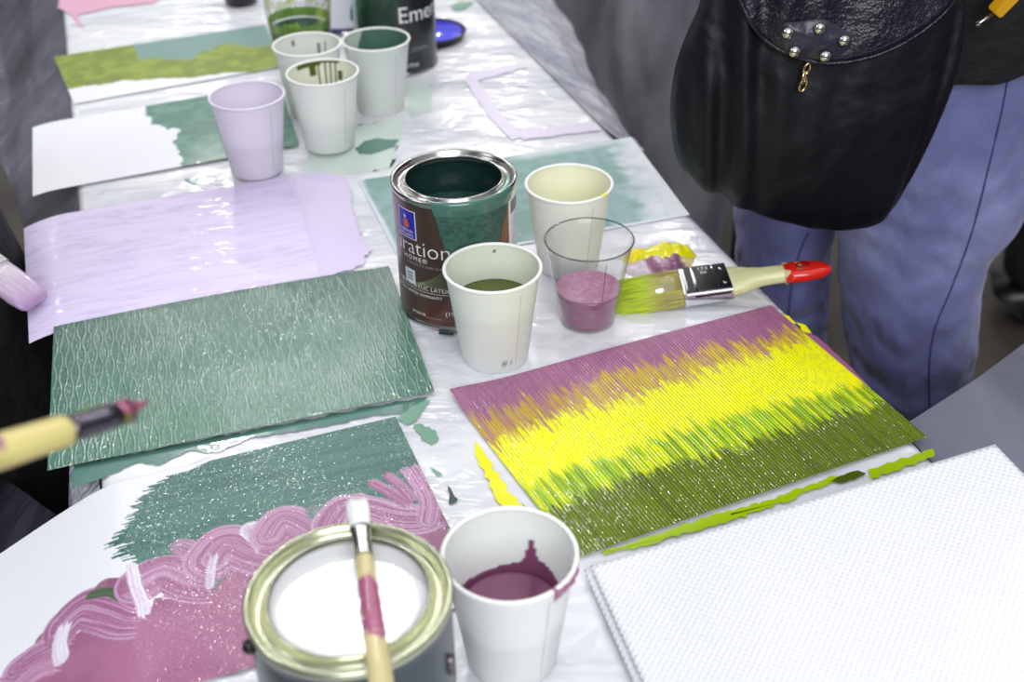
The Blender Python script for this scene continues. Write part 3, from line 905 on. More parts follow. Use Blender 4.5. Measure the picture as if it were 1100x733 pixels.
bm = bmesh.new(); tube(bm, [(R_(k) * math.sin(.42), -R_(k) * math.cos(.42), .0814 * k) for k in (.45, .6, .75, .93)], .00025, 6); obj('mould_line', bm, simple('mould_line', lin(60, 40, 50), .5), t)
cb = at(327, 92)
t = clear_cup('tall clear plastic cup smeared lime at back of cup group', cb.x, cb.y + .02, .0465, .142, .031, .0, M['p_teal_dark'], .069)
bm = bmesh.new()
lathe(bm, [(.0465 - .0155 * (1 - k) - .0011, .142 * k) for k in (.50, .53, .56, .58)], 64); obj('paint_film', bm, M['p_lime_film'] if 'p_lime_film' in M else simple('green_film', lin(110, 150, 50), .4), t, label='green paint line')
def lime_film():
    t = NT('lime_film'); n = t.noise(26, 3, .6, vec=t.coord())
    t.set(Base_Color=lin(186, 210, 70), Roughness=.35)
    t.link(t.math('MULTIPLY', t.math('GREATER_THAN', n, .54), .5), t.b.inputs['Alpha'])
    return t.m
bm = bmesh.new()
lathe(bm, [(.0465 - .0155 * (1 - k) - .0011, .142 * k) for k in np.linspace(.58, .93, 8)], 64); obj('paint_film', bm, lime_film(), t, label='thin lime film')

# ------------------------------------------------------------------ paint cans
def can_shell(t, RC=.054, H=.1246, wall=None, rimmat=None, paint=None, level=.08, inside=None, hole=.0417):
    RB = RC - .0012
    bm = bmesh.new()
    lathe(bm, [(0, .003), (RB - .004, .003), (RB - .003, .0005), (RC - .0006, .0), (RC, .0010), (RC - .0002, .0028), (RB, .0040), (RB, .015), (RB, H * .5), (RB, H - .012), (RB, H - .006), (RC - .0004, H - .0045)], 128)
    obj('can_wall', bm, wall or M['steel'], t)
    bm = bmesh.new()
    lathe(bm, [(RC - .0004, H - .0048), (RC, H - .0038), (RC + .0001, H - .0016), (RC - .0008, H - .0002), (RC - .0022, H), (RC - .0034, H - .0012), (RC - .0042, H - .0040),
               (RC - .0058, H - .0062), (RC - .0082, H - .0066), (RC - .0098, H - .0050), (hole + .0009, H - .0022), (hole + .0004, H - .0010), (hole - .0004, H - .0010), (hole - .0010, H - .0022), (hole - .0008, H - .0044), (hole + .002, H - .0075)], 128)
    obj('rim', bm, rimmat or M['steel'], t)
    bm = bmesh.new()
    lathe(bm, [(hole + .002, H - .0074), (RB - .0012, H - .011), (RB - .0012, level - .003)], 96)
    obj('inner_wall', bm, inside or M['tin_dark_inside'], t)
    bm = bmesh.new()
    lathe(bm, [(0, level), (RB * .6, level), (RB - .003, level + .0003), (RB - .0014, level + .0012)], 96)
    obj('paint', bm, paint, t)

def cyl_text(s, size, a0, z, Rr, mat, parent, name='lettering', align='RIGHT', slant=0.0, space=1.0, thin=0.0):
    cu = bpy.data.curves.new('t', 'FONT'); cu.body = s; cu.size = size; cu.align_x = align; cu.resolution_u = 3; cu.space_character = space; cu.offset = thin
    o = bpy.data.objects.new('t', cu); COL.objects.link(o)
    me = eval_mesh(o)
    bpy.data.objects.remove(o)
    bm = bmesh.new(); bm.from_mesh(me); bpy.data.meshes.remove(me)
    for v in bm.verts:
        a = a0 + v.co.x / Rr
        v.co = Vector((Rr * math.sin(a), -Rr * math.cos(a), z + v.co.y + slant * v.co.x))
    return obj(name, bm, mat, parent, False)

def cyl_patch(parent, name, a0, a1, z0, z1, Rr, mat, n=10, corner=0):
    V = []
    for zz in (z0, z1):
        for k in range(n + 1):
            a = a0 + (a1 - a0) * k / n; V.append((Rr * math.sin(a), -Rr * math.cos(a), zz))
    return mesh_np(name, V, grid_faces(n + 1, 2), mat, parent, smooth=False)

def cyl_poly(parent, name, pts, Rr, mat):
    bm = bmesh.new()
    f = bm.faces.new([bm.verts.new((Rr * math.sin(a), -Rr * math.cos(a), z)) for a, z in pts])
    bmesh.ops.triangulate(bm, faces=[f])
    return obj(name, bm, mat, parent, False)

ink_w = simple('white_ink', lin(232, 228, 228), .4)
ink_g = simple('grey_ink', lin(150, 146, 148), .4)
ink_blue = simple('blue_ink', lin(34, 36, 170), .35)
ink_red = simple('red_ink', lin(206, 90, 60), .35)
ink_green = simple('pale_green_ink', lin(128, 150, 110), .4)
ink_gold = simple('gold_ink', lin(196, 160, 110), .4)
D2 = math.radians
# --- the open brown can
cx, cy = -.0469, .9234
t = thing('paint_can', 'open brown labelled can with teal paint run down its front', 'paint can', (cx, cy, TZ + .0012), face_cam(cx, cy), 'paint cans')
can_shell(t, paint=wet('dark_teal_pool', lin(36, 78, 72), .1), level=.082, inside=simple('teal_coated_tin', lin(30, 60, 58), .3))
na, nz = 420, 150
aa = np.linspace(-PI, PI, na, endpoint=False); zz = np.linspace(.0050, .1178, nz)
Ag, Zg = np.meshgrid(aa, zz)
brown = np.array(lin(64, 42, 36))
c = mix(np.broadcast_to(brown, Ag.shape + (3,)).copy(), np.array(lin(86, 46, 38)), sst(.04, .01, Zg) * sst(-1.2, -.2, Ag))
c = mix(c, np.array(lin(92, 62, 66)), sst(-.7, -1.15, Ag) * .8)  # purplish reflection on the left flank painted into the label
c = mix(c, np.array(lin(110, 52, 42)), sst(.45, .75, Ag) * .9)
zt = (.1178 - Zg) / .05
left = D2(-20) + D2(13) * np.clip(zt, 0, 3) ** 1.1 + .02 * (vn(Zg * 300, Ag * 5, 3) - .5)
right = D2(60) - D2(22) * np.clip(zt, 0, 3) + .02 * (vn(Zg * 300, Ag * 5, 5) - .5)
m = (Ag > left) & (Ag < right)
c[m] = mix(np.broadcast_to(np.array(lin(58, 96, 84)), Ag.shape + (3,)).copy(), np.array(lin(40, 76, 68)), sst(.35, .7, fbm(Ag * 14, Zg * 500, 9)))[m]
pan = (Ag > D2(58)) & (Ag < D2(120)); c[pan] = lin(226, 222, 232)
dk = pan & (Zg > .098) & (Zg < .110) & (Ag > D2(62)); c[dk] = lin(60, 56, 70)
tx = pan & (Zg < .094) & (Ag > D2(64)) & (np.sin(Zg * 2 * PI / .0030) > .1) & (vn(Ag * 60, np.floor(Zg / .003), 8) > .25); c[tx] = lin(150, 146, 160)
RL = .0530
V = np.stack([RL * np.sin(Ag), -RL * np.cos(Ag), Zg], -1).reshape(-1, 3)
mesh_np('label', V, grid_faces(na, nz, True), attr_mat('brown_label', .3, .3, (90, .03, .002)), t, col=c.reshape(-1, 3))
# gold curves on the right flank
for k in range(5):
    bm = bmesh.new(); pts = []
    for q in range(14):
        f = q / 13; a = D2(38 + 3.4 * k) + D2(17 - .8 * k) * f; z_ = .070 + .006 * k * .3 + .046 * f ** (1.15 + .05 * k)
        if a > D2(57.5) or z_ > .117: break
        if a > D2(60) - D2(22) * (.1178 - z_) / .05: pts.append(((RL + .0001) * math.sin(a), -(RL + .0001) * math.cos(a), z_))
    if len(pts) > 2: tube(bm, pts, .00013, 5); obj('printed_curve', bm, ink_gold, t)
    else: bm.free()
RT = RL + .0003
cyl_patch(t, 'emblem_border', D2(-63), D2(-39), .0850, .1120, RL + .00015, ink_w)
cyl_patch(t, 'emblem', D2(-62), D2(-40), .0858, .1112, RL + .0003, ink_blue)
cyl_poly(t, 'emblem_figure', [(D2(-54), .0955), (D2(-50), .0945), (D2(-47), .0965), (D2(-48), .1005), (D2(-50), .1030), (D2(-53), .1030), (D2(-55), .1000)], RL + .00045, ink_red)
cyl_poly(t, 'emblem_figure', [(D2(-53.5), .1040), (D2(-51), .1036), (D2(-51.5), .1066), (D2(-53.5), .1068)], RL + .00045, ink_w)
cyl_text('SHERWIN', .0038, D2(-60.5), .0910, RL + .00045, ink_w, t, align='LEFT')
cyl_text('WILLIAMS', .0038, D2(-60.5), .0872, RL + .00045, ink_w, t, align='LEFT')
light = simple('white_ink_large', lin(238, 232, 236), .4)
cyl_text('Duration', .0212, D2(-5), .0712, RT, light, t, thin=-.00030)
cyl_text('HOME\u00ae', .0062, D2(-29), .0650, RT, ink_w, t, space=1.35)
cyl_text('DURABILITY AND WASHABILITY',   .0036, D2(4), .0606, RT, ink_g, t, space=1.05)
cyl_patch(t, 'icon', D2(-58), D2(-44), .0405, .0545, RL + .0002, simple('icon_ink', lin(206, 212, 222), .4))
dkm = simple('icon_dark', lin(120, 122, 134), .5)
for z_ in (.0500, .0470, .0440): cyl_patch(t, 'icon_mark', D2(-55), D2(-47), z_, z_ + .0016, RL + .0004, dkm)
for k in range(7):
    bm = bmesh.new(); pts = []
    for q in range(16):
        f = q / 15; a = D2(-43) + D2(46) * f; z_ = .0430 + .0028 * k * f + (.004 + .002 * k) * f * f - .001 * math.sin(f * PI)
        pts.append(((RL + .0001) * math.sin(a), -(RL + .0001) * math.cos(a), z_))
    tube(bm, pts, .0002, 5); obj('printed_curve', bm, ink_green, t)
cyl_text('100% ACRYLIC LATEX', .0055, D2(-9), .0385, RT, ink_w, t, space=1.06)
cyl_patch(t, 'printed_rule', D2(-68), D2(-6), .0362, .0366, RL + .0002, ink_w)
cyl_text('LIFETIME LIMITED WARRANTY', .0040, D2(-16), .0312, RT, ink_w, t)
cyl_text('INTERIOR', .0036, D2(-34), .0115, RT, ink_w, t)
cyl_patch(t, 'printed_rule', D2(-34), D2(-18), .0108, .0113, RL + .0002, ink_g)
cyl_text('29', .0058, D2(-8), .0225, RT, ink_w, t, align='LEFT')
cyl_text('(1% QT)', .0062, D2(-14), .0155, RT, ink_w, t, align='LEFT')
cyl_patch(t, 'printed_rule', D2(-6), D2(4), .0060, .0066, RL + .0002, ink_w)
bm = bmesh.new()      # wet teal lying in the rim groove
segs = 60
rows = []
for (r, z_), a_s in zip(((.0478, .1190), (.0490, .1199), (.0500, .1214), (.0507, .1242), (.0518, .1254), (.0534, .1251), (.0546, .1237), (.0549, .1214), (.0541, .1165), (.0533, .1120)), (-52, -48, -40, -32, -26, -23, -21, -21, -20, -19)):
    rows.append([Vector((r * math.sin(a), -r * math.cos(a), z_)) for a in np.linspace(D2(a_s), D2(62), segs)])
nu = segs
mesh_np('paint_run', [v for r in rows for v in r], grid_faces(segs, len(rows)), wet('teal_run', lin(72, 116, 104), .15), t)
bm = bmesh.new(); tube(bm, [(.0462 * math.sin(a), -.0462 * math.cos(a), .1192) for a in np.linspace(D2(-50), D2(100), 40)], [(.0034 * math.sin(PI * (k + .5) / 40) ** .4, .0018) for k in range(40)], 10)
obj('paint_run', bm, wet('teal_groove', lin(92, 140, 124), .15), t)

# --- the front can
fx, fy = -.0870, .4391
t = thing('paint_can', 'open grey tin of white paint at near end of table', 'paint can', (fx, fy, TZ + .0026), face_cam(fx, fy), 'paint cans')
can_shell(t, wall=M['tin_grey'], rimmat=M['tin_gold'], paint=M['p_white'], level=.1145, inside=simple('white_coated_tin', lin(214, 214, 224), .3), hole=.0420)
bm = bmesh.new(); lathe(bm, torus_prof(.0414, .1226, .0007, .0009, 8), 96, True); obj('inner_lip', bm, simple('dark_lip', lin(40, 40, 62), .3, .5), t)
bm = bmesh.new(); bmesh.ops.create_uvsphere(bm, u_segments=16, v_segments=10, radius=.0036)
for v in bm.verts: v.co = Vector((-.0525 + v.co.x, -.0140 + v.co.y, .112 + v.co.z * 1.3))
obj('handle_ear', bm, simple('ear_black', lin(20, 20, 22), .4), t)
for a0 in (D2(63),):
    bm = bmesh.new(); box(bm, (0, 0, 0), (.004, .004, .012), Matrix.Translation((.0535 * math.sin(a0), -.0535 * math.cos(a0), .085))); obj('handle_ear', bm, simple('ear_steel', lin(120, 112, 118), .35, .8), t)

# --- far dark can
eb = at(424, 84); ex, ey = eb.x, eb.y + .054
t = thing('paint_can', 'dark green labelled can standing behind the teal cup', 'paint can', (ex, ey, TZ + .0006), face_cam(ex, ey), 'paint cans')
can_shell(t, paint=M['p_teal_dark'], level=.09)
c = np.broadcast_to(np.array(lin(16, 24, 26)), Ag.shape + (3,)).copy()
g = (Zg > .07 + .012 * np.sin(Ag * 3)) & (Ag < .12); c[g] = mix(np.broadcast_to(np.array(lin(28, 56, 44)), Ag.shape + (3,)).copy(), np.array(lin(60, 92, 74)), sst(.5, .8, fbm(Ag * 4, Zg * 60, 19)))[g]
g2 = (Zg < .052) & (Ag > -1.2); c[g2] = mix(c, np.array(lin(36, 60, 58)), .6 * sst(.3, .7, fbm(Ag * 4, Zg * 80, 23)))[g2]
c[Ag < D2(-62)] = lin(150, 166, 170)  # metallic highlight on the left flank painted into the label
mesh_np('label', V, grid_faces(na, nz, True), attr_mat('dark_label', .3, .3, None), t, col=c.reshape(-1, 3))
cyl_text('Emerald', .0290, D2(4), .0700, RT, ink_w, t, align='LEFT')
cyl_patch(t, 'emblem', D2(44), D2(62), .098, .117, RL + .0003, ink_blue)
cyl_text('INTERIOR', .0050, D2(22), .0330, RT, ink_g, t, align='LEFT')
cyl_patch(t, 'printed_rule', D2(18), D2(52), .0315, .0320, RL + .0002, ink_g)
cyl_text('EXTRA', .0075, D2(6), .0110, RT, ink_w, t, align='LEFT')

# --- white can behind it
wb = at(366, 38); wx, wy = wb.x, wb.y + .05
t = thing('paint_can', 'white labelled can half hidden at far end between clear cup and dark can', 'paint can', (wx, wy, TZ + .0006), face_cam(wx, wy), 'paint cans')
can_shell(t, paint=M['p_lilac'], level=.09)
c = np.broadcast_to(np.array(lin(232, 232, 240)), Ag.shape + (3,)).copy()
c[Zg < .010] = lin(70, 60, 120)
mesh_np('label', V, grid_faces(na, nz, True), attr_mat('white_label', .35, .3, None), t, col=c.reshape(-1, 3))
cyl_poly(t, 'printed_mark', [(D2(10), .020), (D2(18), .020), (D2(19), .034), (D2(15), .052), (D2(13), .036), (D2(10), .032)], RL + .0003, simple('navy_ink', lin(30, 34, 70), .4))

# --- blue lid lying beside the far can
lb = at(462, 41)
t = thing('can_lid', 'blue paint can lid lying beside the far dark can', 'lid', (lb.x, lb.y, TZ + .0006), 0)
bm = bmesh.new(); lathe(bm, [(0, .0), (.046, 0), (.047, .001), (.047, .007), (.050, .009), (.0505, .0105), (.049, .0115), (.046, .0100), (.0455, .0085), (0, .0085)], 80)
obj('lid_rim', bm, simple('lid_dark', lin(22, 22, 40), .3, .3), t)
bm = bmesh.new(); lathe(bm, [(0, .0090), (.0450, .0090), (.0445, .0093), (0, .0094)], 80); obj('paint', bm, wet('blue_paint', lin(60, 58, 230)), t, label='wet blue paint coating')
# --- small black jar far left
jb = at(257, 8)
t = thing('jar', 'small black jar at far left of the table', 'jar', (jb.x, jb.y + .02, TZ + .0006), 0)
bm = bmesh.new(); lathe(bm, [(0, 0), (.022, 0), (.024, .002), (.024, .040), (.021, .046), (.019, .048), (0, .048)], 48); obj('jar_body', bm, simple('black_plastic', lin(22, 26, 30), .25), t)
bm = bmesh.new(); lathe(bm, [(0, .048), (.0205, .048), (.0210, .049), (.0210, .060), (.020, .0615), (0, .0615)], 48); obj('jar_lid', bm, simple('dark_teal_plastic', lin(24, 50, 54), .3), t)

# ------------------------------------------------------------------ brushes
def frame_from(p0, p1, up=Vector((0, 0, 1)), roll=0):
    x = (p1 - p0).normalized(); y = up.cross(x).normalized(); z = x.cross(y)
    m = Matrix((x, y, z)).transposed().to_4x4()
    if roll: m = m @ Matrix.Rotation(roll, 4, 'X')
    return Matrix.Translation(p0) @ m
def bristles(parent, name, x0, x1, hw, ht, zc, n, mat, seed, splay=1.0, tipvar=.006, drop=0.0, label=None):
    """individual hairs, one mesh: thin 3-sided tapering strands"""
    r = random.Random(seed); bm = bmesh.new()
    for i in range(n):
        y = r.uniform(-1, 1) * hw * .97; z = zc + r.uniform(-1, 1) * ht * .95
        L = x1 + r.uniform(-tipvar, tipvar * .4)
        yt = y * splay + r.gauss(0, .0008); zt = (z - zc) * .75 + zc - drop + r.gauss(0, .0005)
        ym, zm = y + (yt - y) * .45 + r.gauss(0, .0003), z + (zt - z) * .3
        w = .00055
        tri = []
        for (xx, yy, zz_, ww) in ((x0, y, z, w), ((x0 + L) / 2, ym, zm, w), (L, yt, zt, w * .45)):
            tri.append([bm.verts.new((xx, yy + ww * math.cos(k * 2.094), zz_ + ww * math.sin(k * 2.094))) for k in range(3)])
        for A_, B_ in zip(tri[:-1], tri[1:]):
            for k in range(3): bm.faces.new((A_[k], A_[(k + 1) % 3], B_[(k + 1) % 3], B_[k]))
    bmesh.ops.recalc_face_normals(bm, faces=bm.faces)
    return obj(name, bm, mat, parent, True, label)
def hair_mat(name, c_tip, c_root, x_split, soft=.012, streak=None):
    t = NT(name); sp = t.node('ShaderNodeSeparateXYZ'); t.link(t.coord(), sp.inputs[0])
    n = t.noise(1, 3, .6, vec=t.coord('Object', (40, 500, 500)))
    x = t.math('ADD', sp.outputs[0], t.math('MULTIPLY', t.math('SUBTRACT', n, .5), soft * 2.2))
    mr = t.node('ShaderNodeMapRange'); t.link(x, mr.inputs[0]); mr.inputs[1].default_value = x_split - soft; mr.inputs[2].default_value = x_split + soft
    c = t.ramp(mr.outputs[0], [(0, c_tip), (1, c_root)])
    if streak is not None:
        mx = t.node('ShaderNodeMix', data_type='RGBA'); t.link(t.ramp(n, [(.45, (0, 0, 0)), (.6, (.7, .7, .7))]), mx.inputs[0]); t.link(c, mx.inputs[6]); mx.inputs[7].default_value = (*streak, 1); c = mx.outputs[2]
    t.link(c, t.b.inputs['Base Color']); t.set(Roughness=.35, Coat_Weight=.3)
    return t.m
# --- flat brush with red tip: origin at ferrule mouth, +X toward the handle end
f0 = at(733, 309, .011); f1 = at(893, 288, .026)
Mx = frame_from(f0, f1)
t = thing('paintbrush', 'flat brush with red tipped wooden handle and lime bristles', 'paintbrush', (0, 0, 0))
t.matrix_world = Mx
I4 = Matrix.Identity(4)
HW = .0235
fl = .042
LB = (f1 - f0).length
bm = bmesh.new(); rloft(bm, [(-.001, HW, .0075, 0), (.0, HW + .0004, .0078, 0), (.002, HW, .0075, 0), (fl - .002, HW - .001, .0070, 0), (fl, HW - .0012, .0068, 0)], I4, 40, 9)
fer = sharp(obj('ferrule', bm, simple('nickel', lin(206, 208, 212), .18, 1.0, bump=(200, .08)), t))
ib = simple('ferrule_black', lin(18, 18, 22), .3)
for x0, x1 in ((.0035, .0095), (.012, .0285), (.0305, fl - .0005)):
    bm = bmesh.new(); box(bm, ((x0 + x1) / 2, .0005, .00745 - .00015 * x0 / .01), (x1 - x0, 2 * HW - .006, .0007)); obj('printed_band', bm, ib, fer, False)
bm = bmesh.new(); box(bm, (fl / 2 + .001, -HW + .0008, .0032), (fl - .006, .0012, .0022)); obj('printed_band', bm, ib, fer, False)
def flat_text(s, size, parent, mat, mw):
    cu = bpy.data.curves.new('t', 'FONT'); cu.body = s; cu.size = size; cu.align_x = 'CENTER'; cu.resolution_u = 2
    o = bpy.data.objects.new('t', cu); COL.objects.link(o); me = eval_mesh(o); bpy.data.objects.remove(o)
    bm = bmesh.new(); bm.from_mesh(me); bpy.data.meshes.remove(me)
    for v in bm.verts: v.co = mw @ v.co
    return obj('lettering', bm, mat, parent, False)
flat_text('173', .0070, fer, ink_w, Matrix.Translation((.0205, .0125, .0081)))
flat_text('50', .0062, fer, ink_w, Matrix.Translation((.0205, .0060, .0081)))
flat_text('mm', .0060, fer, simple('faint_ink', lin(70, 70, 76), .5), Matrix.Translation((.0205, -.0060, .0081)))
for yy in (.012, -.012):
    bm = bmesh.new(); bmesh.ops.create_uvsphere(bm, u_segments=12, v_segments=8, radius=.0022)
    for v in bm.verts: v.co = Vector((v.co.x + fl - .0055, v.co.y + yy, v.co.z * .5 + .0076))
    obj('nail', bm, M['steel'], fer)
hs = [(fl - .001, HW - .003, .0062, 0), (fl + .004, HW - .0035, .0064, 0), (fl + .012, HW - .0065, .0068, .0), (fl + .020, .0125, .0070, .0003), (fl + .030, .0095, .0068, .0005), (fl + .045, .0090, .0066, .0006), (fl + .065, .0105, .0070, .0006), (LB - .043, .0120, .0072, .0006)]
bm = bmesh.new(); rloft(bm, hs, I4, 32, 3.0)
obj('handle', bm, wood_mat('varnished_wood', lin(226, 226, 176), lin(208, 206, 150)), t, label='pale varnished handle')
bm = bmesh.new(); rloft(bm, [(LB - .043, .0121, .0073, .0006), (LB - .034, .0126, .0072, .0006), (LB - .022, .0125, .0068, .0004), (LB - .010, .0100, .0058, 0), (LB - .003, .0060, .0040, 0), (LB, .0022, .0016, 0)], I4, 32, 2.6)
red = obj('handle_tip', bm, simple('red_lacquer', lin(214, 28, 16), .2, coat=.6), t, label='glossy red end')
bm = bmesh.new(); lathe(bm, [(0, .0), (.0042, .0), (.0052, .0005), (.0056, .0012), (.0050, .0016), (0, .0006)], 32)
for v in bm.verts: v.co = Vector((v.co.x * 1.25 + LB - .026, v.co.y, v.co.z + .0064))
obj('hanging_hole', bm, simple('red_shade', lin(150, 16, 12), .35), red)
ob = bristles(t, 'bristles', .001, -.055, HW - .001, .0066, 0, 1500, hair_mat('lime_hair', lin(206, 232, 10), lin(166, 148, 92), -.030, .010, lin(190, 196, 60)), 5, 1.12, .010, .0035)
bm = bmesh.new(); rloft(bm, [(-.050, HW * .9, .0030, -.0030), (-.044, HW * 1.03, .0048, -.0026), (-.03, HW, .0056, -.001), (-.010, HW - .002, .0062, 0), (.001, HW - .002, .0062, 0)], I4, 24, 4)
obj('bristle_core', bm, hair_mat('lime_core', lin(196, 222, 8), lin(140, 126, 76), -.030, .010, lin(176, 180, 50)), t)

# --- slim brush lying across the front can
p0 = at(391, 598, .1300); p1 = at(413, 760, .1300)
Mx = frame_from(p0, p1)
t = thing('paintbrush', 'slim brush with white loaded tip lying across the front can', 'paintbrush'); t.matrix_world = Mx
S88 = Matrix.Diagonal((1, .88, .88, 1))
wl = .19
bm = bmesh.new(); rloft(bm, [(-.001, .0052, .0046, 0), (.004, .0056, .0050, 0), (.02, .0058, .0052, 0), (.06, .0066, .0056, 0), (.10, .0070, .0058, 0), (.15, .0060, .0054, 0), (wl, .0035, .0034, 0)], S88, 24, 2.2)
obj('handle', bm, wood_mat('stained_wood', lin(224, 212, 160), lin(196, 182, 126), (lin(168, 92, 124), (.022, .062, .40))), t, label='wooden handle stained mauve')
bm = bmesh.new(); rloft(bm, [(-.026, .0068, .0032, 0), (-.020, .0062, .0040, 0), (-.010, .0056, .0048, 0), (0, .0056, .0050, 0), (.001, .0058, .0052, 0)], S88, 28, 2.4)
obj('ferrule', bm, M['steel'], t)
bm = bmesh.new(); rloft(bm, [(-.046, .0058, .0016, -.0005), (-.0445, .0068, .0030, 0), (-.040, .0074, .0042, 0), (-.032, .0074, .0048, 0), (-.026, .0068, .0040, 0), (-.0235, .0066, .0038, 0)], S88, 28, 3.2)
for v in bm.verts:
    v.co.z += .0006 * math.sin(v.co.x * 900 + v.co.y * 700)
obj('bristles', bm, wet('white_loaded', lin(238, 238, 238), .3), t, label='tip loaded with white paint')

# --- blurred brush held above the ridged card
q1 = at_d(160, 434, .52); q0 = at_d(72, 462, .49)
Mx = frame_from(q0, q0 + (q0 - q1), roll=0)
Mx = frame_from(q0, q0 - (q1 - q0))
t = thing('paintbrush', 'brush with mauve and olive tip held over the ridged teal card', 'paintbrush'); t.matrix_world = Mx
TL = (q1 - q0).length
HB = .19
S13 = Matrix.Diagonal((1, .80, .80, 1))
bm = bmesh.new(); rloft(bm, [(-.002, .0075, .0070, 0), (.003, .0088, .0082, 0), (.03, .0095, .0088, 0), (.08, .0085, .008, 0), (.13, .0070, .007, 0), (HB, .004, .004, 0)], S13, 24, 2.2)
obj('handle', bm, wood_mat('cream_handle', lin(226, 214, 140), lin(206, 190, 110), (lin(160, 92, 124), (.038, .052, .4))), t, label='cream handle')
bm = bmesh.new(); rloft(bm, [(-.024, .0074, .0060, 0), (-.016, .0076, .0066, 0), (-.004, .0074, .0070, 0), (0, .0080, .0074, 0)], S13, 24, 2.2)
fer = obj('ferrule', bm, simple('dark_nickel', lin(92, 88, 100), .22, .9), t)
bm = bmesh.new(); rloft(bm, [(-.022, .0012, .0060, 0), (-.012, .0012, .0066, 0), (-.004, .0010, .0058, 0)], S13 @ Matrix.Translation((0, -.0070, -.002)), 16, 2); obj('paint_streak', bm, M['p_lime'], fer)
bm = bmesh.new(); rloft(bm, [(-TL, .0010, .0008, .0015), (-TL + .006, .0030, .0024, .0012), (-TL + .014, .0052, .0044, .0006), (-.030, .0074, .0066, 0), (-.022, .0070, .0058, 0)], S13, 24, 2.4)
tm = NT('mauve_olive_tip'); sp = tm.node('ShaderNodeSeparateXYZ'); tm.link(tm.coord(), sp.inputs[0])
nn = tm.noise(60, 2, .5, vec=tm.coord())
k = tm.math('ADD', tm.math('ADD', tm.math('MULTIPLY', sp.outputs[2], 90), tm.math('MULTIPLY', sp.outputs[0], -14)), tm.math('SUBTRACT', nn, .55))
tm.link(tm.ramp(k, [(.35, lin(104, 112, 34)), (.6, lin(168, 88, 124))]), tm.b.inputs['Base Color']); tm.set(Roughness=.25, Coat_Weight=.4)
obj('bristles', bm, tm.m, t, label='tip loaded with mauve over olive')
near_grip = Mx @ Vector((.085, 0, 0))

# --- lilac brush touching the lilac card
r1 = at(40, 326, .006); r0 = at(-8, 290, .030)
Mx = frame_from(r0, r0 - (r1 - r0))
t = thing('paintbrush', 'flat brush loaded with lilac paint touching the lilac card', 'paintbrush'); t.matrix_world = Mx
TL = (r1 - r0).length
bm = bmesh.new(); rloft(bm, [(-TL, .0130, .0012, -.001), (-TL + .004, .0165, .0034, 0), (-TL + .016, .0180, .0050, 0), (-.012, .0172, .0060, 0), (0, .0165, .0062, 0)], I4, 28, 3.2)
hm = hair_mat('lilac_hair', lin(190, 156, 200), lin(212, 200, 214), -.032, .016, lin(172, 140, 178))
obj('bristles', bm, hm, t, label='tip loaded with lilac paint')
bm = bmesh.new(); rloft(bm, [(-.002, .0172, .0066, 0), (.03, .0168, .0066, 0)], I4, 28, 5); sharp(obj('ferrule', bm, M['steel'], t))
bm = bmesh.new(); rloft(bm, [(.028, .0150, .006, 0), (.04, .0120, .0065, 0), (.055, .0088, .0066, 0), (.09, .0092, .0066, 0), (.13, .0110, .007, 0), (.15, .006, .004, 0)], I4, 24, 2.6); obj('handle', bm, wood_mat('pale_handle', lin(214, 196, 150), lin(186, 166, 118)), t)
far_grip = Mx @ Vector((.085, 0, 0))

# ------------------------------------------------------------------ crumpled scrap with paint
rb = at(706, 285)
t = thing('crumpled_scrap', 'crumpled scrap smeared with yellow and mauve beside the flat brush', 'rag', (rb.x, rb.y, TZ + .0006), D2(18))
def lump(name, a, b, h, cx_, cy_, seed, mat, z0=0.0, parent=t, colf=None):
    nu, nv = 96, 26
    V = []; C = []
    for j in range(nv):
        f = j / (nv - 1)
        for i in range(nu):
            an = 2 * PI * i / nu
            rg = 1 + .22 * (fbm(np.array([math.cos(an) * 2 + 9]), np.array([math.sin(an) * 2 + 5]), seed)[0] - .5) * 2
            x = a * f * rg * math.cos(an); y = b * f * rg * math.sin(an)
            cr = abs(fbm(np.array([x * 90 + 3]), np.array([y * 60]), seed + 3)[0] - .5) * 2
            z = h * (1 - f ** 2.2) * (.55 + .8 * cr) + z0 * (1 - f ** 3)
            V.append((cx_ + x, cy_ + y, z if f < 1 else 0.0))
    Fc = grid_faces(nu, nv, True)
    V = np.array(V)
    col = colf(V) if colf else None
    o = mesh_np(name, V, Fc, mat, parent, col=col); o.data.flip_normals()
    return o
def c_scrap(V):
    n = fbm(V[:, 0] * 110, V[:, 1] * 70, 77, 3)
    c = mix(np.broadcast_to(np.array(lin(206, 190, 206)), (len(V), 3)).copy(), np.array(lin(150, 96, 128)), sst(.45, .62, n))
    c = mix(c, np.array(lin(110, 70, 96)), sst(.64, .74, n))
    return mix(c, np.array(lin(232, 216, 120)), sst(.016, .03, V[:, 0]) * .8)
lump('scrap', .036, .021, .012, 0, -.003, 11, attr_mat('smeared_scrap', .3, .3, (200, .3, .002)), colf=c_scrap)
lump('paint_dollop', .030, .0145, .010, .012, .009, 23, wet('yellow_dollop', lin(226, 220, 0), .2), .008)
lump('paint_dollop', .016, .008, .007, -.012, .017, 29, wet('yellow_dollop_deep', lin(236, 214, 0), .2), .006)

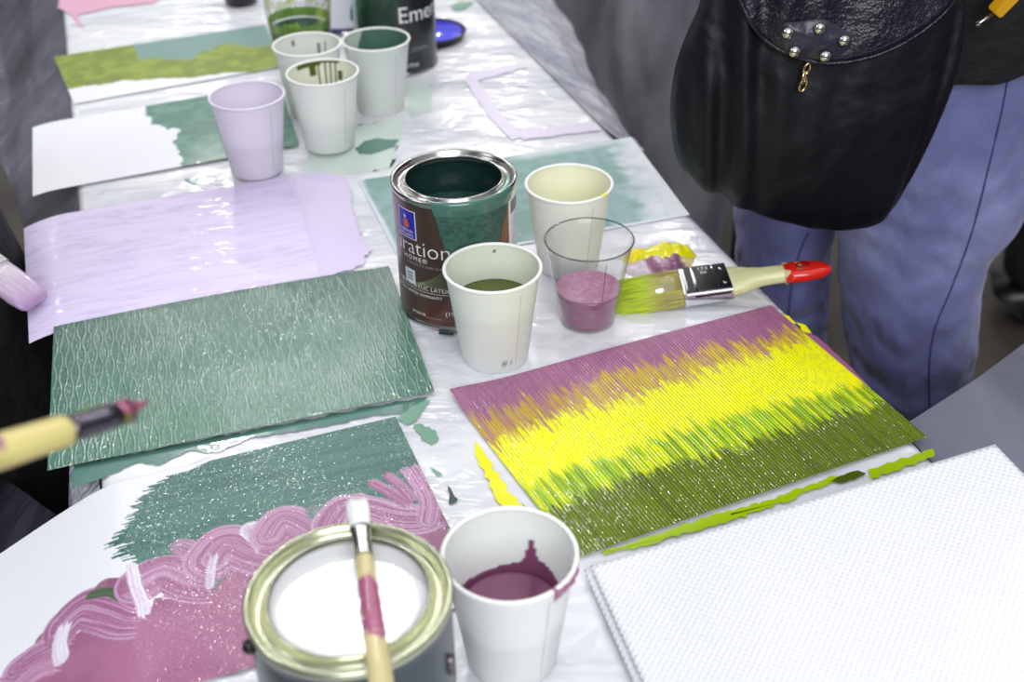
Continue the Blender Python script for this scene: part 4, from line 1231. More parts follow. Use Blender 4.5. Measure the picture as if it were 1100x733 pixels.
# ------------------------------------------------------------------ people
def skin_figure(verts, edges, radii, root=0, sub=2, name='b'):
    me = bpy.data.meshes.new(name); me.from_pydata([tuple(v) for v in verts], edges, [])
    o = bpy.data.objects.new(name, me); COL.objects.link(o)
    md = o.modifiers.new('s', 'SKIN'); md.use_smooth_shade = True
    for i, r in enumerate(radii):
        sv = me.skin_vertices[0].data[i]; sv.radius = r if isinstance(r, tuple) else (r, r); sv.use_root = (i == root)
    s2 = o.modifiers.new('u', 'SUBSURF'); s2.levels = sub; s2.render_levels = sub
    m2 = eval_mesh(o); bpy.data.objects.remove(o)
    return m2
def put(me, name, mat, parent, label=None):
    me.materials.clear(); me.materials.append(mat)
    me.polygons.foreach_set('use_smooth', [True] * len(me.polygons))
    o = bpy.data.objects.new(name, me)
    if label: o['label'] = label
    return link(o, parent)
skin_m = simple('skin', lin(206, 158, 134), .5, Subsurface_Weight=.05)
hair_m = simple('hair', lin(52, 38, 30), .5, bump=(220, .4, .002))
black_cloth = simple('black_cloth', lin(10, 10, 15), .8, bump=(50, .5, .01))
shoe_m = simple('black_shoe_leather', lin(14, 14, 16), .35)

def person(label, base, face, h=1.66, hands=None, top_mat=None, leg_mat=None, stance=None, lean=0.0, legs_cloth=True):
    """base on the floor, face = unit vector the person looks along; hands = (left, right) world points or None"""
    f = Vector((face[0], face[1], 0)).normalized(); l = Vector((-f.y, f.x, 0))
    t = thing('person', label, 'person', base)
    B = Vector(base); s = h / 1.66
    def W(a, b, z): return f * (a * s) + l * (b * s) + Vector((0, 0, z * s))      # local to thing
    fl_, fr_ = stance or ((0, .10), (0, -.10))
    pel = W(0, 0, .90); ch = W(lean * .45, 0, 1.20); nk = W(lean * .75, 0, 1.40); hd0 = W(lean * .85 + .01, 0, 1.46); hd1 = W(lean * .9 + .035, 0, 1.56)
    Vt = [pel, W(lean * .15, 0, 1.03), ch, W(lean * .68, 0, 1.335), nk, hd0, hd1, W(lean * .9 + .02, 0, 1.635)]
    Rd = [(.125 * s, .095 * s), (.115 * s, .085 * s), (.135 * s, .095 * s), (.10 * s, .07 * s), .05 * s, .062 * s, (.074 * s, .086 * s), .045 * s]
    E = [(i, i + 1) for i in range(7)]
    # face: nose, ears
    for dpt, rr in ((W(lean * .9 + .125, 0, 1.545), .012), (W(lean * .9 + .03, .078, 1.55), .016), (W(lean * .9 + .03, -.078, 1.55), .016)):
        Vt.append(dpt); Rd.append(rr * s); E.append((6, len(Vt) - 1))
    legs = []
    for sd, (a, b) in ((1, fl_), (-1, fr_)):
        pts = [W(a * .1, sd * .085, .84), W(a * .55 + .02, (sd * .09 + b) / 2, .48), W(a, b, .09), W(a + .10, b, .035), W(a + .17, b, .025)]
        ids = []
        for p, r in zip(pts, (.078, .055, .038, .036, .028)):
            Vt.append(p); Rd.append(r * s); ids.append(len(Vt) - 1)
        E.append((0, ids[0])); E += list(zip(ids[:-1], ids[1:])); legs.append(pts)
    arms = []
    for k, sd in enumerate((1, -1)):
        sh = W(lean * .66, sd * .165, 1.345)
        if hands and hands[k] is not None: hd = Vector(hands[k]) - B
        else: hd = W(.06 + lean * .5, sd * .25, .82)
        d = hd - sh; L = d.length; ua = .30 * s; fa = .27 * s
        if L > (ua + fa) * .99:
            sh = hd - d.normalized() * (ua + fa) * .97; d = hd - sh; L = d.length
        mid = sh + d * (ua / (ua + fa))
        bend = math.sqrt(max(0, ua ** 2 - (L * ua / (ua + fa)) ** 2))
        el = mid + (l * sd * .6 - f * .3 + Vector((0, 0, -.6))).normalized() * bend
        pd = (hd - el).normalized()
        palm = hd
        ids = []
        for p, r in ((sh, .056), (el, .042), (hd - pd * .075, .028), (hd - pd * .03, .034), (palm, .030)):
            Vt.append(p); Rd.append(r * s); ids.append(len(Vt) - 1)
        E.append((3, ids[0])); E += list(zip(ids[:-1], ids[1:]))
        side = pd.cross(Vector((0, 0, 1))).normalized(); dn = side.cross(pd).normalized()
        for q in range(4):                              # fingers, slightly curled
            off = side * ((q - 1.5) * .019); ln = (.062, .072, .068, .052)[q] * s
            a1 = palm + off + pd * .012; a2 = a1 + pd * ln * .5 - dn * .006; a3 = a2 + (pd * .6 - dn * .8).normalized() * ln * .5
            i0 = len(Vt); Vt += [a1, a2, a3]; Rd += [.0095, .0085, .0070]; E += [(ids[4], i0), (i0, i0 + 1), (i0 + 1, i0 + 2)]
        th1 = hd - pd * .025 + side * sd * .034; th2 = th1 + (pd * .8 + side * sd * .4 - dn * .3) * .03; th3 = th2 + (pd - dn * .4) * .022
        i0 = len(Vt); Vt += [th1, th2, th3]; Rd += [.012, .010, .008]; E += [(ids[3], i0), (i0, i0 + 1), (i0 + 1, i0 + 2)]
        arms.append((sh, el, hd - pd * .075))
    put(skin_figure(Vt, E, Rd), 'body', skin_m, t)
    g = .014
    if legs_cloth:
        Vl = [W(0, 0, .99), W(0, 0, .88)]; Rl = [(.135 * s, .105 * s), (.145 * s, .115 * s)]; El = [(0, 1)]
        for pts in legs:
            q = [pts[0], pts[1], pts[2] + Vector((0, 0, -.03))]; i0 = len(Vl); Vl += q; Rl += [.098 * s, .074 * s, .064 * s]; El += [(1, i0), (i0, i0 + 1), (i0 + 1, i0 + 2)]
        put(skin_figure(Vl, El, Rl, 1), 'trousers', leg_mat or black_cloth, t)
    Vj = [W(0, 0, .86), W(lean * .15, 0, 1.03), ch, W(lean * .68, 0, 1.335), W(lean * .74, 0, 1.39)]; Rj = [(.160 * s, .130 * s), (.140 * s, .112 * s), (.155 * s, .115 * s), (.118 * s, .088 * s), .068 * s]; Ej = [(0, 1), (1, 2), (2, 3), (3, 4)]
    for sh, el, wr in arms:
        i0 = len(Vj); Vj += [sh, el, wr]; Rj += [.072 * s, .056 * s, .044 * s]; Ej += [(3, i0), (i0, i0 + 1), (i0 + 1, i0 + 2)]
    put(skin_figure(Vj, Ej, Rj), 'jacket', top_mat or black_cloth, t)
    for pts in legs:
        Vs = [pts[2] + Vector((0, 0, -.02)), pts[3] + Vector((0, 0, .012)), pts[4] + Vector((0, 0, .01)) + f * .02, pts[2] - f * .03 + Vector((0, 0, -.055))]
        put(skin_figure(Vs, [(0, 1), (1, 2), (0, 3)], [.046 * s, .044 * s, .032 * s, .036 * s]), 'shoe', shoe_m, t)
    Vh = [W(lean * .9 + .0, 0, 1.60), W(lean * .9 - .02, 0, 1.545), W(lean * .85 - .045, 0, 1.44)]
    put(skin_figure(Vh, [(0, 1), (1, 2)], [(.090 * s, .094 * s), (.086 * s, .080 * s), (.060 * s, .045 * s)]), 'hair', hair_m, t)
    for sd in (1, -1):
        bm = bmesh.new(); bmesh.ops.create_uvsphere(bm, u_segments=12, v_segments=8, radius=.011 * s)
        bmesh.ops.translate(bm, verts=bm.verts, vec=W(lean * .9 + .105, sd * .032, 1.565)); obj('eye', bm, simple('eye', lin(235, 232, 228), .2), t)
    bm = bmesh.new(); tube(bm, [W(lean * .9 + .104, -.022, 1.508), W(lean * .9 + .112, 0, 1.506), W(lean * .9 + .104, .022, 1.508)], [.002, .004, .002], 8); obj('mouth', bm, simple('lips', lin(170, 96, 92), .4), t)
    return t
# painter on the left, dressed in black, hands on the two held brushes just outside the frame
pl = person('person in long black coat at left of the table holding two brushes', (-.66, 1.02, 0), (EN.x, EN.y), 1.66, hands=(far_grip + Vector((-.02, 0, .02)), near_grip + Vector((-.01, 0, .01))), lean=.16)
bm = bmesh.new(); rings = []
for z_, r_a in ((.36, .20), (.45, .205), (.6, .19), (.75, .165), (.88, .150), (.97, .152), (1.06, .150), (1.13, .135)):
    sh_ = .10 * max(0, z_ - .8)
    rings.append([bm.verts.new((EN.x * sh_ + r_a * (1 + .05 * math.sin(5 * q * 2 * PI / 60 + z_ * 3)) * math.cos(2 * PI * q / 60), r_a * (1 + .05 * math.sin(7 * q * 2 * PI / 60)) * math.sin(2 * PI * q / 60), z_)) for q in range(60)])
for A_, B_ in zip(rings[:-1], rings[1:]):
    for q in range(60): bm.faces.new((A_[q], A_[(q + 1) % 60], B_[(q + 1) % 60], B_[q]))
bm.faces.new(rings[-1])
obj('coat_skirt', bm, simple('coat_cloth', lin(9, 9, 12), .8, bump=(16, .6, .03)), pl)
person('person in black trousers and shoes standing on floor behind the jeans', (1.03, 2.06, 0), (.95, -.25), 1.74, stance=((.04, .10), (.0, -.07)))

# the visitor in jeans
pr = thing('person', 'person in blue jeans and black jacket standing at right of table', 'person', (.42, 1.19, 0))
PB = Vector(pr.location)
denim = NT('blue_denim')
dv = denim.coord('Object', (1, 1, 1))
dn_ = denim.noise(5, 4, .6, vec=dv); fine = denim.noise(900, 2, .5, vec=dv)
dcol = denim.ramp(denim.math('ADD', dn_, denim.math('MULTIPLY', denim.math('SUBTRACT', fine, .5), .25)), [(.30, lin(88, 90, 142)), (.5, lin(116, 119, 170)), (.70, lin(166, 170, 214))])
denim.link(dcol, denim.b.inputs['Base Color'])
wr = denim.node('ShaderNodeTexWave', wave_type='BANDS', bands_direction='Z', Scale=7.0, Distortion=7.0); wr.inputs['Detail'].default_value = 2.0
sepz = denim.node('ShaderNodeSeparateXYZ'); denim.link(dv, sepz.inputs[0])
low = denim.node('ShaderNodeMapRange'); denim.link(sepz.outputs[2], low.inputs[0]); low.inputs[1].default_value = .62; low.inputs[2].default_value = .36; low.inputs[3].default_value = .12; low.inputs[4].default_value = 1.0
pb = denim.bump(denim.math('MULTIPLY', wr.outputs['Fac'], low.outputs[0]), .55, .03)
denim.bump(fine, .25, .0008, pb)
denim.set(Roughness=.75, Sheen_Weight=.25)
YN, YF = 1.15, 1.29
def leg_loft(rows_, Y, ry, extra=()):
    secs = []
    for (xl, xr, yy) in rows_:
        a, b = at_y(xl, yy, Y), at_y(xr, yy, Y)
        secs.append(((a + b) / 2, (b - a).length / 2))
    secs += list(extra)
    bm = bmesh.new()
    rings = []
    for (c, hw), k in zip(secs, range(len(secs))):
        r2 = ry if not isinstance(ry, (list, tuple)) else ry[k]
        rings.append([bm.verts.new((c.x + hw * math.cos(2 * PI * q / 40) - PB.x, c.y + r2 * math.sin(2 * PI * q / 40) - PB.y, c.z)) for q in range(40)])
    for A_, B_ in zip(rings[:-1], rings[1:]):
        for q in range(40): bm.faces.new((A_[q], A_[(q + 1) % 40], B_[(q + 1) % 40], B_[q]))
    bm.faces.new(rings[0]); bm.faces.new(rings[-1][::-1])
    return bm
near_rows = [(860, 1120, 20), (872, 1116, 70), (884, 1108, 120), (892, 1108, 160), (896, 1106, 200), (900, 1092, 232), (901, 1060, 262), (903, 1049, 300), (908, 1047, 340), (914, 1043, 385), (920, 1039, 425), (926, 1038, 465), (930, 1040, 520), (934, 1042, 600), (936, 1046, 690)]
ry = [.10, .10, .098, .095, .090, .085, .082, .08, .078, .075, .073, .072, .074, .077, .08]
far_rows = [(760, 1000, 30), (770, 960, 90), (782, 925, 150), (788, 902, 200), (791, 893, 235), (793, 889, 280), (797, 889, 330), (800, 885, 380), (800, 876, 420), (800, 880, 470), (800, 885, 560), (800, 890, 620)]
ryf = [.10, .10, .095, .09, .085, .08, .075, .072, .07, .07, .072, .075]
b1 = leg_loft(near_rows, YN, ry); b2 = leg_loft(far_rows, YF, ryf)
tmp = bpy.data.meshes.new('j'); b1.to_mesh(tmp)
b2.from_mesh(tmp); b1.free(); bpy.data.meshes.remove(tmp)
hip = at_y(985, 60, 1.22)
r_ = bmesh.ops.create_uvsphere(b2, u_segments=32, v_segments=20, radius=1)
for v in r_['verts']: v.co = Vector((v.co.x * .125 + hip.x - PB.x, v.co.y * .15 + 1.21 - PB.y, v.co.z * .13 + .91))
bmesh.ops.recalc_face_normals(b2, faces=b2.faces)
me = bpy.data.meshes.new('jeans'); b2.to_mesh(me); b2.free()
jo = bpy.data.objects.new('jeans', me); COL.objects.link(jo)
rm = jo.modifiers.new('r', 'REMESH'); rm.mode = 'VOXEL'; rm.voxel_size = .007
sm = jo.modifiers.new('s', 'SMOOTH'); sm.iterations = 12; sm.factor = .5
me2 = eval_mesh(jo); bpy.data.objects.remove(jo)
# soft cloth folds pushed into the surface
co = np.empty(len(me2.vertices) * 3, np.float32); me2.vertices.foreach_get('co', co); co = co.reshape(-1, 3)
no = np.array([v.normal[:] for v in me2.vertices])
ph = co[:, 0] * 9 + co[:, 1] * 6
fold = (fbm(ph, co[:, 2] * 24, 5, 3) - .5) * .014 * np.clip((.78 - co[:, 2]) / .25, .25, 1)
co2 = co + no * fold[:, None]
me2.vertices.foreach_set('co', co2.astype(np.float32).ravel()); me2.update()
jeans = put(me2, 'jeans', denim.m, pr, 'faded blue denim')
bvh = BVHTree.FromPolygons([Vector(v) + PB for v in co2], [p.vertices[:] for p in me2.polygons])
cam_o = Vector((0, 0, CAMH))
def on_jeans(px, py):
    d = Vector(ray(px, py)).normalized(); h = bvh.ray_cast(cam_o, d)
    return None if h[0] is None else h[0] - d * .0006 - PB
def seam(pts):
    p2 = [q for q in (on_jeans(x, y) for x, y in smooth_line(pts, 50)) if q is not None]
    if len(p2) < 3: return
    bm = bmesh.new(); tube(bm, p2, .0009, 6); obj('seam', bm, simple('denim_seam', lin(52, 54, 104), .8), jeans)
seam([(1086, 60), (1078, 110), (1062, 180), (1044, 250), (1022, 310), (1004, 355), (998, 400), (1000, 470)])
seam([(868, 250), (858, 275), (850, 310), (846, 350)])
# body under the clothes
PBz = Vector((0, 0, 0))
hipc = Vector((hip.x - PB.x, 1.21 - PB.y, .92))
nf = at_y(990, 640, YN) - PB; ff = at_y(842, 600, YF) - PB
fdir = Vector((-.95, .3, 0)).normalized(); ldir = Vector((-fdir.y, fdir.x, 0))
VT = [hipc, hipc + Vector((-.01, 0, .14)), hipc + Vector((-.03, 0, .30)), hipc + Vector((-.02, 0, .44)), hipc + Vector((-.02, 0, .52)), hipc + Vector((-.03, 0, .60)), hipc + Vector((-.04, .0, .68)), hipc + Vector((-.035, 0, .74))]
RR = [(.10, .085), (.10, .08), (.11, .085), (.09, .065), .045, .060, (.072, .082), .045]
EE = [(i, i + 1) for i in range(7)]
hd = VT[6]
for off, r in ((fdir * .092 - Vector((0, 0, .012)), .012), (ldir * .076, .015), (-ldir * .076, .015)):
    VT.append(hd + off); RR.append(r); EE.append((6, len(VT) - 1))
feet = []
for top, kn, ft in ((at_y(985, 190, YN) - PB, at_y(978, 400, YN) - PB, Vector((nf.x, nf.y, .08))), (at_y(846, 200, YF) - PB, at_y(842, 390, YF) - PB, Vector((ff.x, ff.y, .08)))):
    i0 = len(VT); VT += [top, kn, ft, ft + fdir * .10 - Vector((0, 0, .05)), ft + fdir * .16 - Vector((0, 0, .055))]; RR += [.060, .048, .034, .032, .026]
    EE += [(0, i0), (i0, i0 + 1), (i0 + 1, i0 + 2), (i0 + 2, i0 + 3), (i0 + 3, i0 + 4)]; feet.append(ft)
arms = []
for sd in (1, -1):
    sh = VT[3] + ldir * sd * .16 - Vector((0, 0, .02)); el = sh + Vector((0, 0, -.27)) + ldir * sd * .06 + fdir * -.02; wr_ = el + fdir * .17 + Vector((0, 0, .12)); pm = wr_ + fdir * .06 + Vector((0, 0, .03))
    i0 = len(VT); VT += [sh, el, wr_, pm]; RR += [.052, .040, .027, .031]; EE += [(3, i0), (i0, i0 + 1), (i0 + 1, i0 + 2), (i0 + 2, i0 + 3)]
    pd = (pm - wr_).normalized(); side = pd.cross(Vector((0, 0, 1))).normalized(); dnv = side.cross(pd)
    for q in range(4):
        a1 = pm + side * ((q - 1.5) * .018) + pd * .014; a2 = a1 + pd * .03; a3 = a2 + (pd * .6 - dnv * .8) * (.030, .036, .034, .024)[q]
        j = len(VT); VT += [a1, a2, a3]; RR += [.0092, .0082, .0068]; EE += [(i0 + 3, j), (j, j + 1), (j + 1, j + 2)]
    th = pm - pd * .02 + side * sd * .034; j = len(VT); VT += [th, th + pd * .028 + side * sd * .012]; RR += [.011, .009]; EE += [(i0 + 3, j), (j, j + 1)]
    arms.append((sh, el, wr_))
put(skin_figure(VT, EE, RR), 'body', skin_m, pr)
put(skin_figure([hd + Vector((.005, 0, .045)), hd + Vector((.02, 0, 0)) - fdir * .02, hd - fdir * .045 - Vector((0, 0, .14))], [(0, 1), (1, 2)], [(.088, .092), (.084, .078), (.06, .04)]), 'hair', hair_m, pr)
for sd in (1, -1):
    bm = bmesh.new(); bmesh.ops.create_uvsphere(bm, u_segments=12, v_segments=8, radius=.011); bmesh.ops.translate(bm, verts=bm.verts, vec=hd + fdir * .070 + ldir * sd * .031 + Vector((0, 0, .008))); obj('eye', bm, simple('eye_white', lin(235, 232, 228), .2), pr)
bm = bmesh.new(); tube(bm, [hd + fdir * .072 - ldir * .02 - Vector((0, 0, .05)), hd + fdir * .080 - Vector((0, 0, .052)), hd + fdir * .072 + ldir * .02 - Vector((0, 0, .05))], [.002, .004, .002], 8); obj('mouth', bm, simple('lip', lin(170, 96, 92), .4), pr)
for ft in feet:
    put(skin_figure([ft + Vector((0, 0, -.01)), ft + fdir * .10 - Vector((0, 0, .035)), ft + fdir * .17 - Vector((0, 0, .043)), ft - fdir * .03 - Vector((0, 0, .04))], [(0, 1), (1, 2), (0, 3)], [.044, .042, .032, .036]), 'shoe', shoe_m, pr)
# black jacket: hem sits over the hips
jk_hem = []
bm = bmesh.new(); rings = []
hz = [(.885, .150, .176), (.95, .158, .178), (1.05, .150, .165), (1.18, .150, .160), (1.30, .140, .150), (1.38, .095, .10)]
jc = Vector((hip.x + .012, 1.207, 0))
for z_, a, b in hz:
    rings.append([bm.verts.new((jc.x + a * math.cos(2 * PI * q / 48) - PB.x - .02 * max(0, z_ - .95), jc.y + b * math.sin(2 * PI * q / 48) - PB.y, z_ + (.028 * math.cos(2 * PI * q / 48 - .0) if z_ < .9 else 0) + .004 * math.sin(q * 1.7))) for q in range(48)])
for A_, B_ in zip(rings[:-1], rings[1:]):
    for q in range(48): bm.faces.new((A_[q], A_[(q + 1) % 48], B_[(q + 1) % 48], B_[q]))
bm.faces.new(rings[-1])
jk = obj('jacket', bm, black_cloth, pr)
md = jk.modifiers.new('sub', 'SUBSURF'); md.levels = 1; md.render_levels = 2
for sh, el, wr_ in arms:
    put(skin_figure([sh, el, wr_], [(0, 1), (1, 2)], [.070, .055, .043]), 'sleeve', black_cloth, jk)

# ------------------------------------------------------------------ black leather bag
lt = NT('black_leather'); lv = lt.coord()
vo = lt.node('ShaderNodeTexVoronoi', Scale=420.0); lt.link(lv, vo.inputs['Vector'])
n1 = lt.noise(16, 4, .6, vec=lv, dist=.6)
pb = lt.bump(n1, .45, .02); lt.bump(vo.outputs['Distance'], .35, .0012, pb)
lt.set(Base_Color=lin(16, 17, 32), Roughness=.36, Specular_IOR_Level=.5)
sd_ = NT('black_suede'); pv = sd_.coord(); pb = sd_.bump(sd_.noise(9, 3, .6, vec=pv, dist=.4), .5, .025); sd_.bump(sd_.noise(700, 2, .5, vec=pv), .3, .001, pb)
sd_.set(Base_Color=lin(8, 9, 19), Roughness=.5, Specular_IOR_Level=.34)
YB = 1.005
bag = thing('shoulder_bag', 'black leather flap bag with round studs hanging in front of jeans', 'bag', at_y(880, 110, YB))
BL = Vector(bag.location)
outline = [(757, -10), (738, 35), (726, 70), (720, 110), (721, 140), (727, 170), (742, 193), (770, 210), (805, 224), (845, 237), (880, 245), (910, 247), (940, 241), (962, 222), (978, 192), (993, 158), (1010, 118), (1024, 80), (1034, 42), (1038, 0), (1030, -40), (1000, -75), (940, -95), (860, -95), (800, -70)]
ol = [np.array(at_y(x, y, YB)) for x, y in smooth_line(outline + [outline[0]], 150)[:-1]]
ol = np.array(ol); cen = np.array(at_y(885, 90, YB))
def pillow(pts, cen, front, back, n=30):
    V = []; m = len(pts)
    fr = np.linspace(0, 1, n)
    rows_ = []
    for s_ in fr[1:]: rows_.append((s_, -front * math.sqrt(max(0, 1 - s_ ** 3.2))))
    for s_ in fr[::-1][1:-1]: rows_.append((s_, back * math.sqrt(max(0, 1 - s_ ** 3.2))))
    V.append(cen + np.array([0, -front, 0]) - np.array(BL))
    for s_, dy in rows_:
        for p in pts: V.append(cen + (p - cen) * s_ + np.array([0, dy, 0]) - np.array(BL))
    V.append(cen + np.array([0, back, 0]) - np.array(BL))
    Fc = [(0, 1 + (i + 1) % m, 1 + i) for i in range(m)]
    for j in range(len(rows_) - 1):
        for i in range(m):
            a = 1 + j * m + i; b = 1 + j * m + (i + 1) % m
            Fc.append((a, b, b + m, a + m))
    last = len(V) - 1; o0 = 1 + (len(rows_) - 1) * m
    Fc += [(last, o0 + i, o0 + (i + 1) % m) for i in range(m)]
    return np.array(V), Fc
BF = .042
Vb, Fb = pillow(ol, cen, BF, .014)
fb = (fbm(Vb[:, 0] * 16 + 3, Vb[:, 2] * 9, 15, 3) - .5) * .016
Vb[:, 1] += fb
lx = np.clip((Vb[:, 0] - Vb[:, 0].min()) / .10, 0, 1)
Vb[:, 1] += .006 * np.sin(Vb[:, 0] * 190 + Vb[:, 2] * 14) * np.exp(-((lx - .45) / .35) ** 2) * (Vb[:, 1] < 0)
# crease along the gusset on the right side
for (qx, qy), (wx_, wy_) in (((1018, 20), (962, 212)),):
    a_ = np.array(at_y(qx, qy, YB)) - np.array(BL); b_ = np.array(at_y(wx_, wy_, YB)) - np.array(BL)
    dd = (b_ - a_) / np.linalg.norm(b_ - a_); off = (Vb[:, 0] - a_[0]) * dd[2] - (Vb[:, 2] - a_[2]) * dd[0]
    Vb[:, 1] += .007 * np.exp(-(off / .006) ** 2) * (Vb[:, 1] < 0)
body = mesh_np('bag_body', Vb, Fb, sd_.m, bag)
bb = BVHTree.FromPolygons([Vector(v) + BL for v in Vb], [tuple(f) for f in Fb])
def on_bag(px, py, lift=.002):
    d = Vector(ray(px, py)).normalized(); h = bb.ray_cast(cam_o, d)
    p = h[0] if h[0] is not None else at_y(px, py, YB - .01)
    return p + Vector((0, -lift, 0))
# flap: curved lower edge, lies on the bag front
fe = smooth_line([(783, -40), (792, -8), (803, 18), (818, 38), (842, 54), (870, 63), (900, 65), (935, 58), (968, 44), (998, 24), (1020, 2), (1036, -30)], 60)
rows = []
nf_ = 16
for j in range(nf_):
    f = j / (nf_ - 1)
    row = []
    for (x, y) in fe:
        cxp, cyp = 915, -60
        xx = cxp + (x - cxp) * (1 - f) ; yy = y + (cyp - y) * f
        xx = x + (900 - x) * f * .5
        row.append(on_bag(xx, yy, .004 + .0015 * (1 - f)) - BL)
    rows.append(row)
fo = mesh_np('flap', [v for r in rows for v in r], grid_faces(len(fe), nf_), lt.m, bag)
fo.data.flip_normals()
md = fo.modifiers.new('th', 'SOLIDIFY'); md.thickness = .003; md.offset = 0
bm = bmesh.new(); tube(bm, [on_bag(x, y, .0058) - BL for x, y in fe], .0019, 8); obj('flap_edge', bm, lt.m, fo)
bm = bmesh.new(); tube(bm, [on_bag(900 + (x - 900) * .955, 65 + (y - 65) * 1.0 - 6, .0066) - BL for x, y in fe[6:-6]], .0005, 6); obj('stitching', bm, simple('stitch', lin(40, 40, 52), .6), fo)
pa = smooth_line([(836, 30), (841, 22), (858, 20), (880, 17), (896, 24), (911, 33), (912, 44), (902, 54), (884, 61), (862, 60), (845, 55), (839, 44), (836, 30)], 48)[:-1]
pc = on_bag(873, 39, .0105) - BL
bm = bmesh.new(); cvt = bm.verts.new(pc); oo = [bm.verts.new(on_bag(x, y, .0072) - BL) for x, y in pa]; mi = [bm.verts.new((on_bag(873 + (x - 873) * .85, 39 + (y - 39) * .85, .0098) - BL)) for x, y in pa]
for i in range(len(oo)):
    j = (i + 1) % len(oo); bm.faces.new((oo[i], oo[j], mi[j], mi[i])); bm.faces.new((mi[i], mi[j], cvt))
bmesh.ops.recalc_face_normals(bm, faces=bm.faces)
patch = obj('stud_patch', bm, simple('patch_leather', lin(44, 44, 60), .3, bump=(90, .4, .004)), fo)
if patch.data.polygons[0].normal.y > 0: patch.data.flip_normals()
chrome = simple('chrome', lin(226, 224, 214), .12, 1.0)
for x, y in ((843, 30), (877, 25), (903, 38), (850, 50), (883, 55)):
    bm = bmesh.new(); bmesh.ops.create_uvsphere(bm, u_segments=20, v_segments=12, radius=.0050)
    p = on_bag(x, y, .0125) - BL
    for v in bm.verts: v.co = Vector((v.co.x + p.x, v.co.y * .75 + p.y, v.co.z + p.z))
    obj('stud', bm, chrome, fo)
brass = simple('brass', lin(214, 190, 140), .2, 1.0)
for (x, y, r, rt) in ((865, 71, .0042, .2), (862, 80, .0044, .9), (861, 88, .0050, .3)):
    bm = bmesh.new(); p = on_bag(x, y, .0065) - BL
    pts = [(r * .62 * math.cos(2 * PI * k / 18), 0, r * 1.15 * math.sin(2 * PI * k / 18)) for k in range(18)]
    Mr = Matrix.Translation(p) @ Matrix.Rotation(rt, 4, 'Z') @ Matrix.Rotation(.25, 4, 'Y')
    pts = [Mr @ Vector(q) for q in pts]; pts.append(pts[0])
    tube(bm, pts, .0012, 8, cap=False, up=Vector((0, 1, 0))); obj('clasp_link', bm, brass, bag)
s0 = Vector((ol[:, 0].min() + .06, YB + .01, ol[:, 2].max() - .05)); 
top_sh = PB + arms[1][0] + Vector((0, -.0, .07))
lsh = PB + arms[0][0]
sh_near = min((PB + arms[0][0], PB + arms[1][0]), key=lambda v: v.y)
bm = bmesh.new()
ztop = ol[:, 2].max()
tube(bm, [Vector((.20, YB, ztop - .05)) - BL, Vector((.22, YB, ztop + .03)) - BL, Vector((sh_near.x - .075, sh_near.y - .105, 1.22)) - BL, Vector((sh_near.x - .03, sh_near.y - .085, 1.38)) - BL, sh_near + Vector((.01, 0, .08)) - BL, Vector((sh_near.x + .07, sh_near.y - .085, 1.36)) - BL, Vector((.37, YB, ztop + .02)) - BL, Vector((.36, YB, ztop - .05)) - BL], [(.013, .003)] * 8, 12, up=Vector((0, 1, .2)))
obj('strap', bm, lt.m, bag)

# yellow handled tool tucked in the jacket
g0 = at_y(1068, 14, 1.0); g1 = at_y(1110, -30, 1.0); g2 = at_y(1050, 26, 1.0)
tt = thing('hand_tool', 'yellow handled tool with thin metal shaft against the black jacket', 'tool', g0)
ax = (g1 - g0).normalized(); LB2 = (g1 - g0).length
Mx = frame_from(Vector((0, 0, 0)), ax, Vector((0, 1, 0)))
bm = bmesh.new(); rloft(bm, [(0, .0070, .0070, 0), (.002, .0085, .0085, 0), (.05, .009, .009, 0), (.085, .008, .008, 0), (.088, .005, .005, 0)], Mx, 6, 2.0); sharp(obj('handle', bm, simple('yellow_plastic', lin(222, 164, 20), .3, coat=.3), tt))
bm = bmesh.new(); tube(bm, [Vector((0, 0, 0)), (g2 - g0) * .8, (g2 - g0) * 1.1], [.0022, .0018, .0030], 10); obj('shaft', bm, M['steel'], tt)

# ------------------------------------------------------------------ second draped table behind
ot = thing('draped_table', 'side table hung with grey plastic behind the black bag', 'table', tp(1.25, 2.2, -TZ))
def oo_(v): return v - Vector(ot.location)
bm = bmesh.new()
vs = [bm.verts.new(oo_(tp(n, t, z))) for z in (-.03, -.004) for n, t in ((1.07, 1.84), (1.45, 1.84), (1.45, 2.66), (1.07, 2.66))]
for f in ((3, 2, 1, 0), (4, 5, 6, 7), (0, 1, 5, 4), (1, 2, 6, 5), (2, 3, 7, 6), (3, 0, 4, 7)): bm.faces.new([vs[i] for i in f])
obj('tabletop', bm, M['table_top'], ot, False)
for n, t_ in ((1.1, 1.88), (1.42, 1.88), (1.1, 2.62), (1.42, 2.62)):
    bm = bmesh.new(); tube(bm, [oo_(tp(n, t_, -TZ)), oo_(tp(n, t_, -.03))], .014, 12); obj('leg', bm, M['table_metal'], ot)
drape('plastic_skirt', [[tp(1.06, t, 0) for t in (1.82, 2.1, 2.4, 2.68)], [tp(1.04, t, -.25) for t in (1.81, 2.1, 2.4, 2.70)], [tp(1.02, t, -.5) for t in (1.80, 2.1, 2.4, 2.74)], [tp(1.0, t, -.722) for t in (1.79, 2.1, 2.4, 2.78)]],
      M['drape_far'], fold=.02, freq=4, seed=12, parent=ot)
drape('plastic_sheet', [[tp(1.06, t, 0) for t in (1.82, 2.1, 2.4, 2.68)], [tp(1.25, t, .001) for t in (1.82, 2.1, 2.4, 2.68)], [tp(1.46, t, 0) for t in (1.82, 2.1, 2.4, 2.68)]], M['drape_light'], fold=0, seed=13, parent=ot)

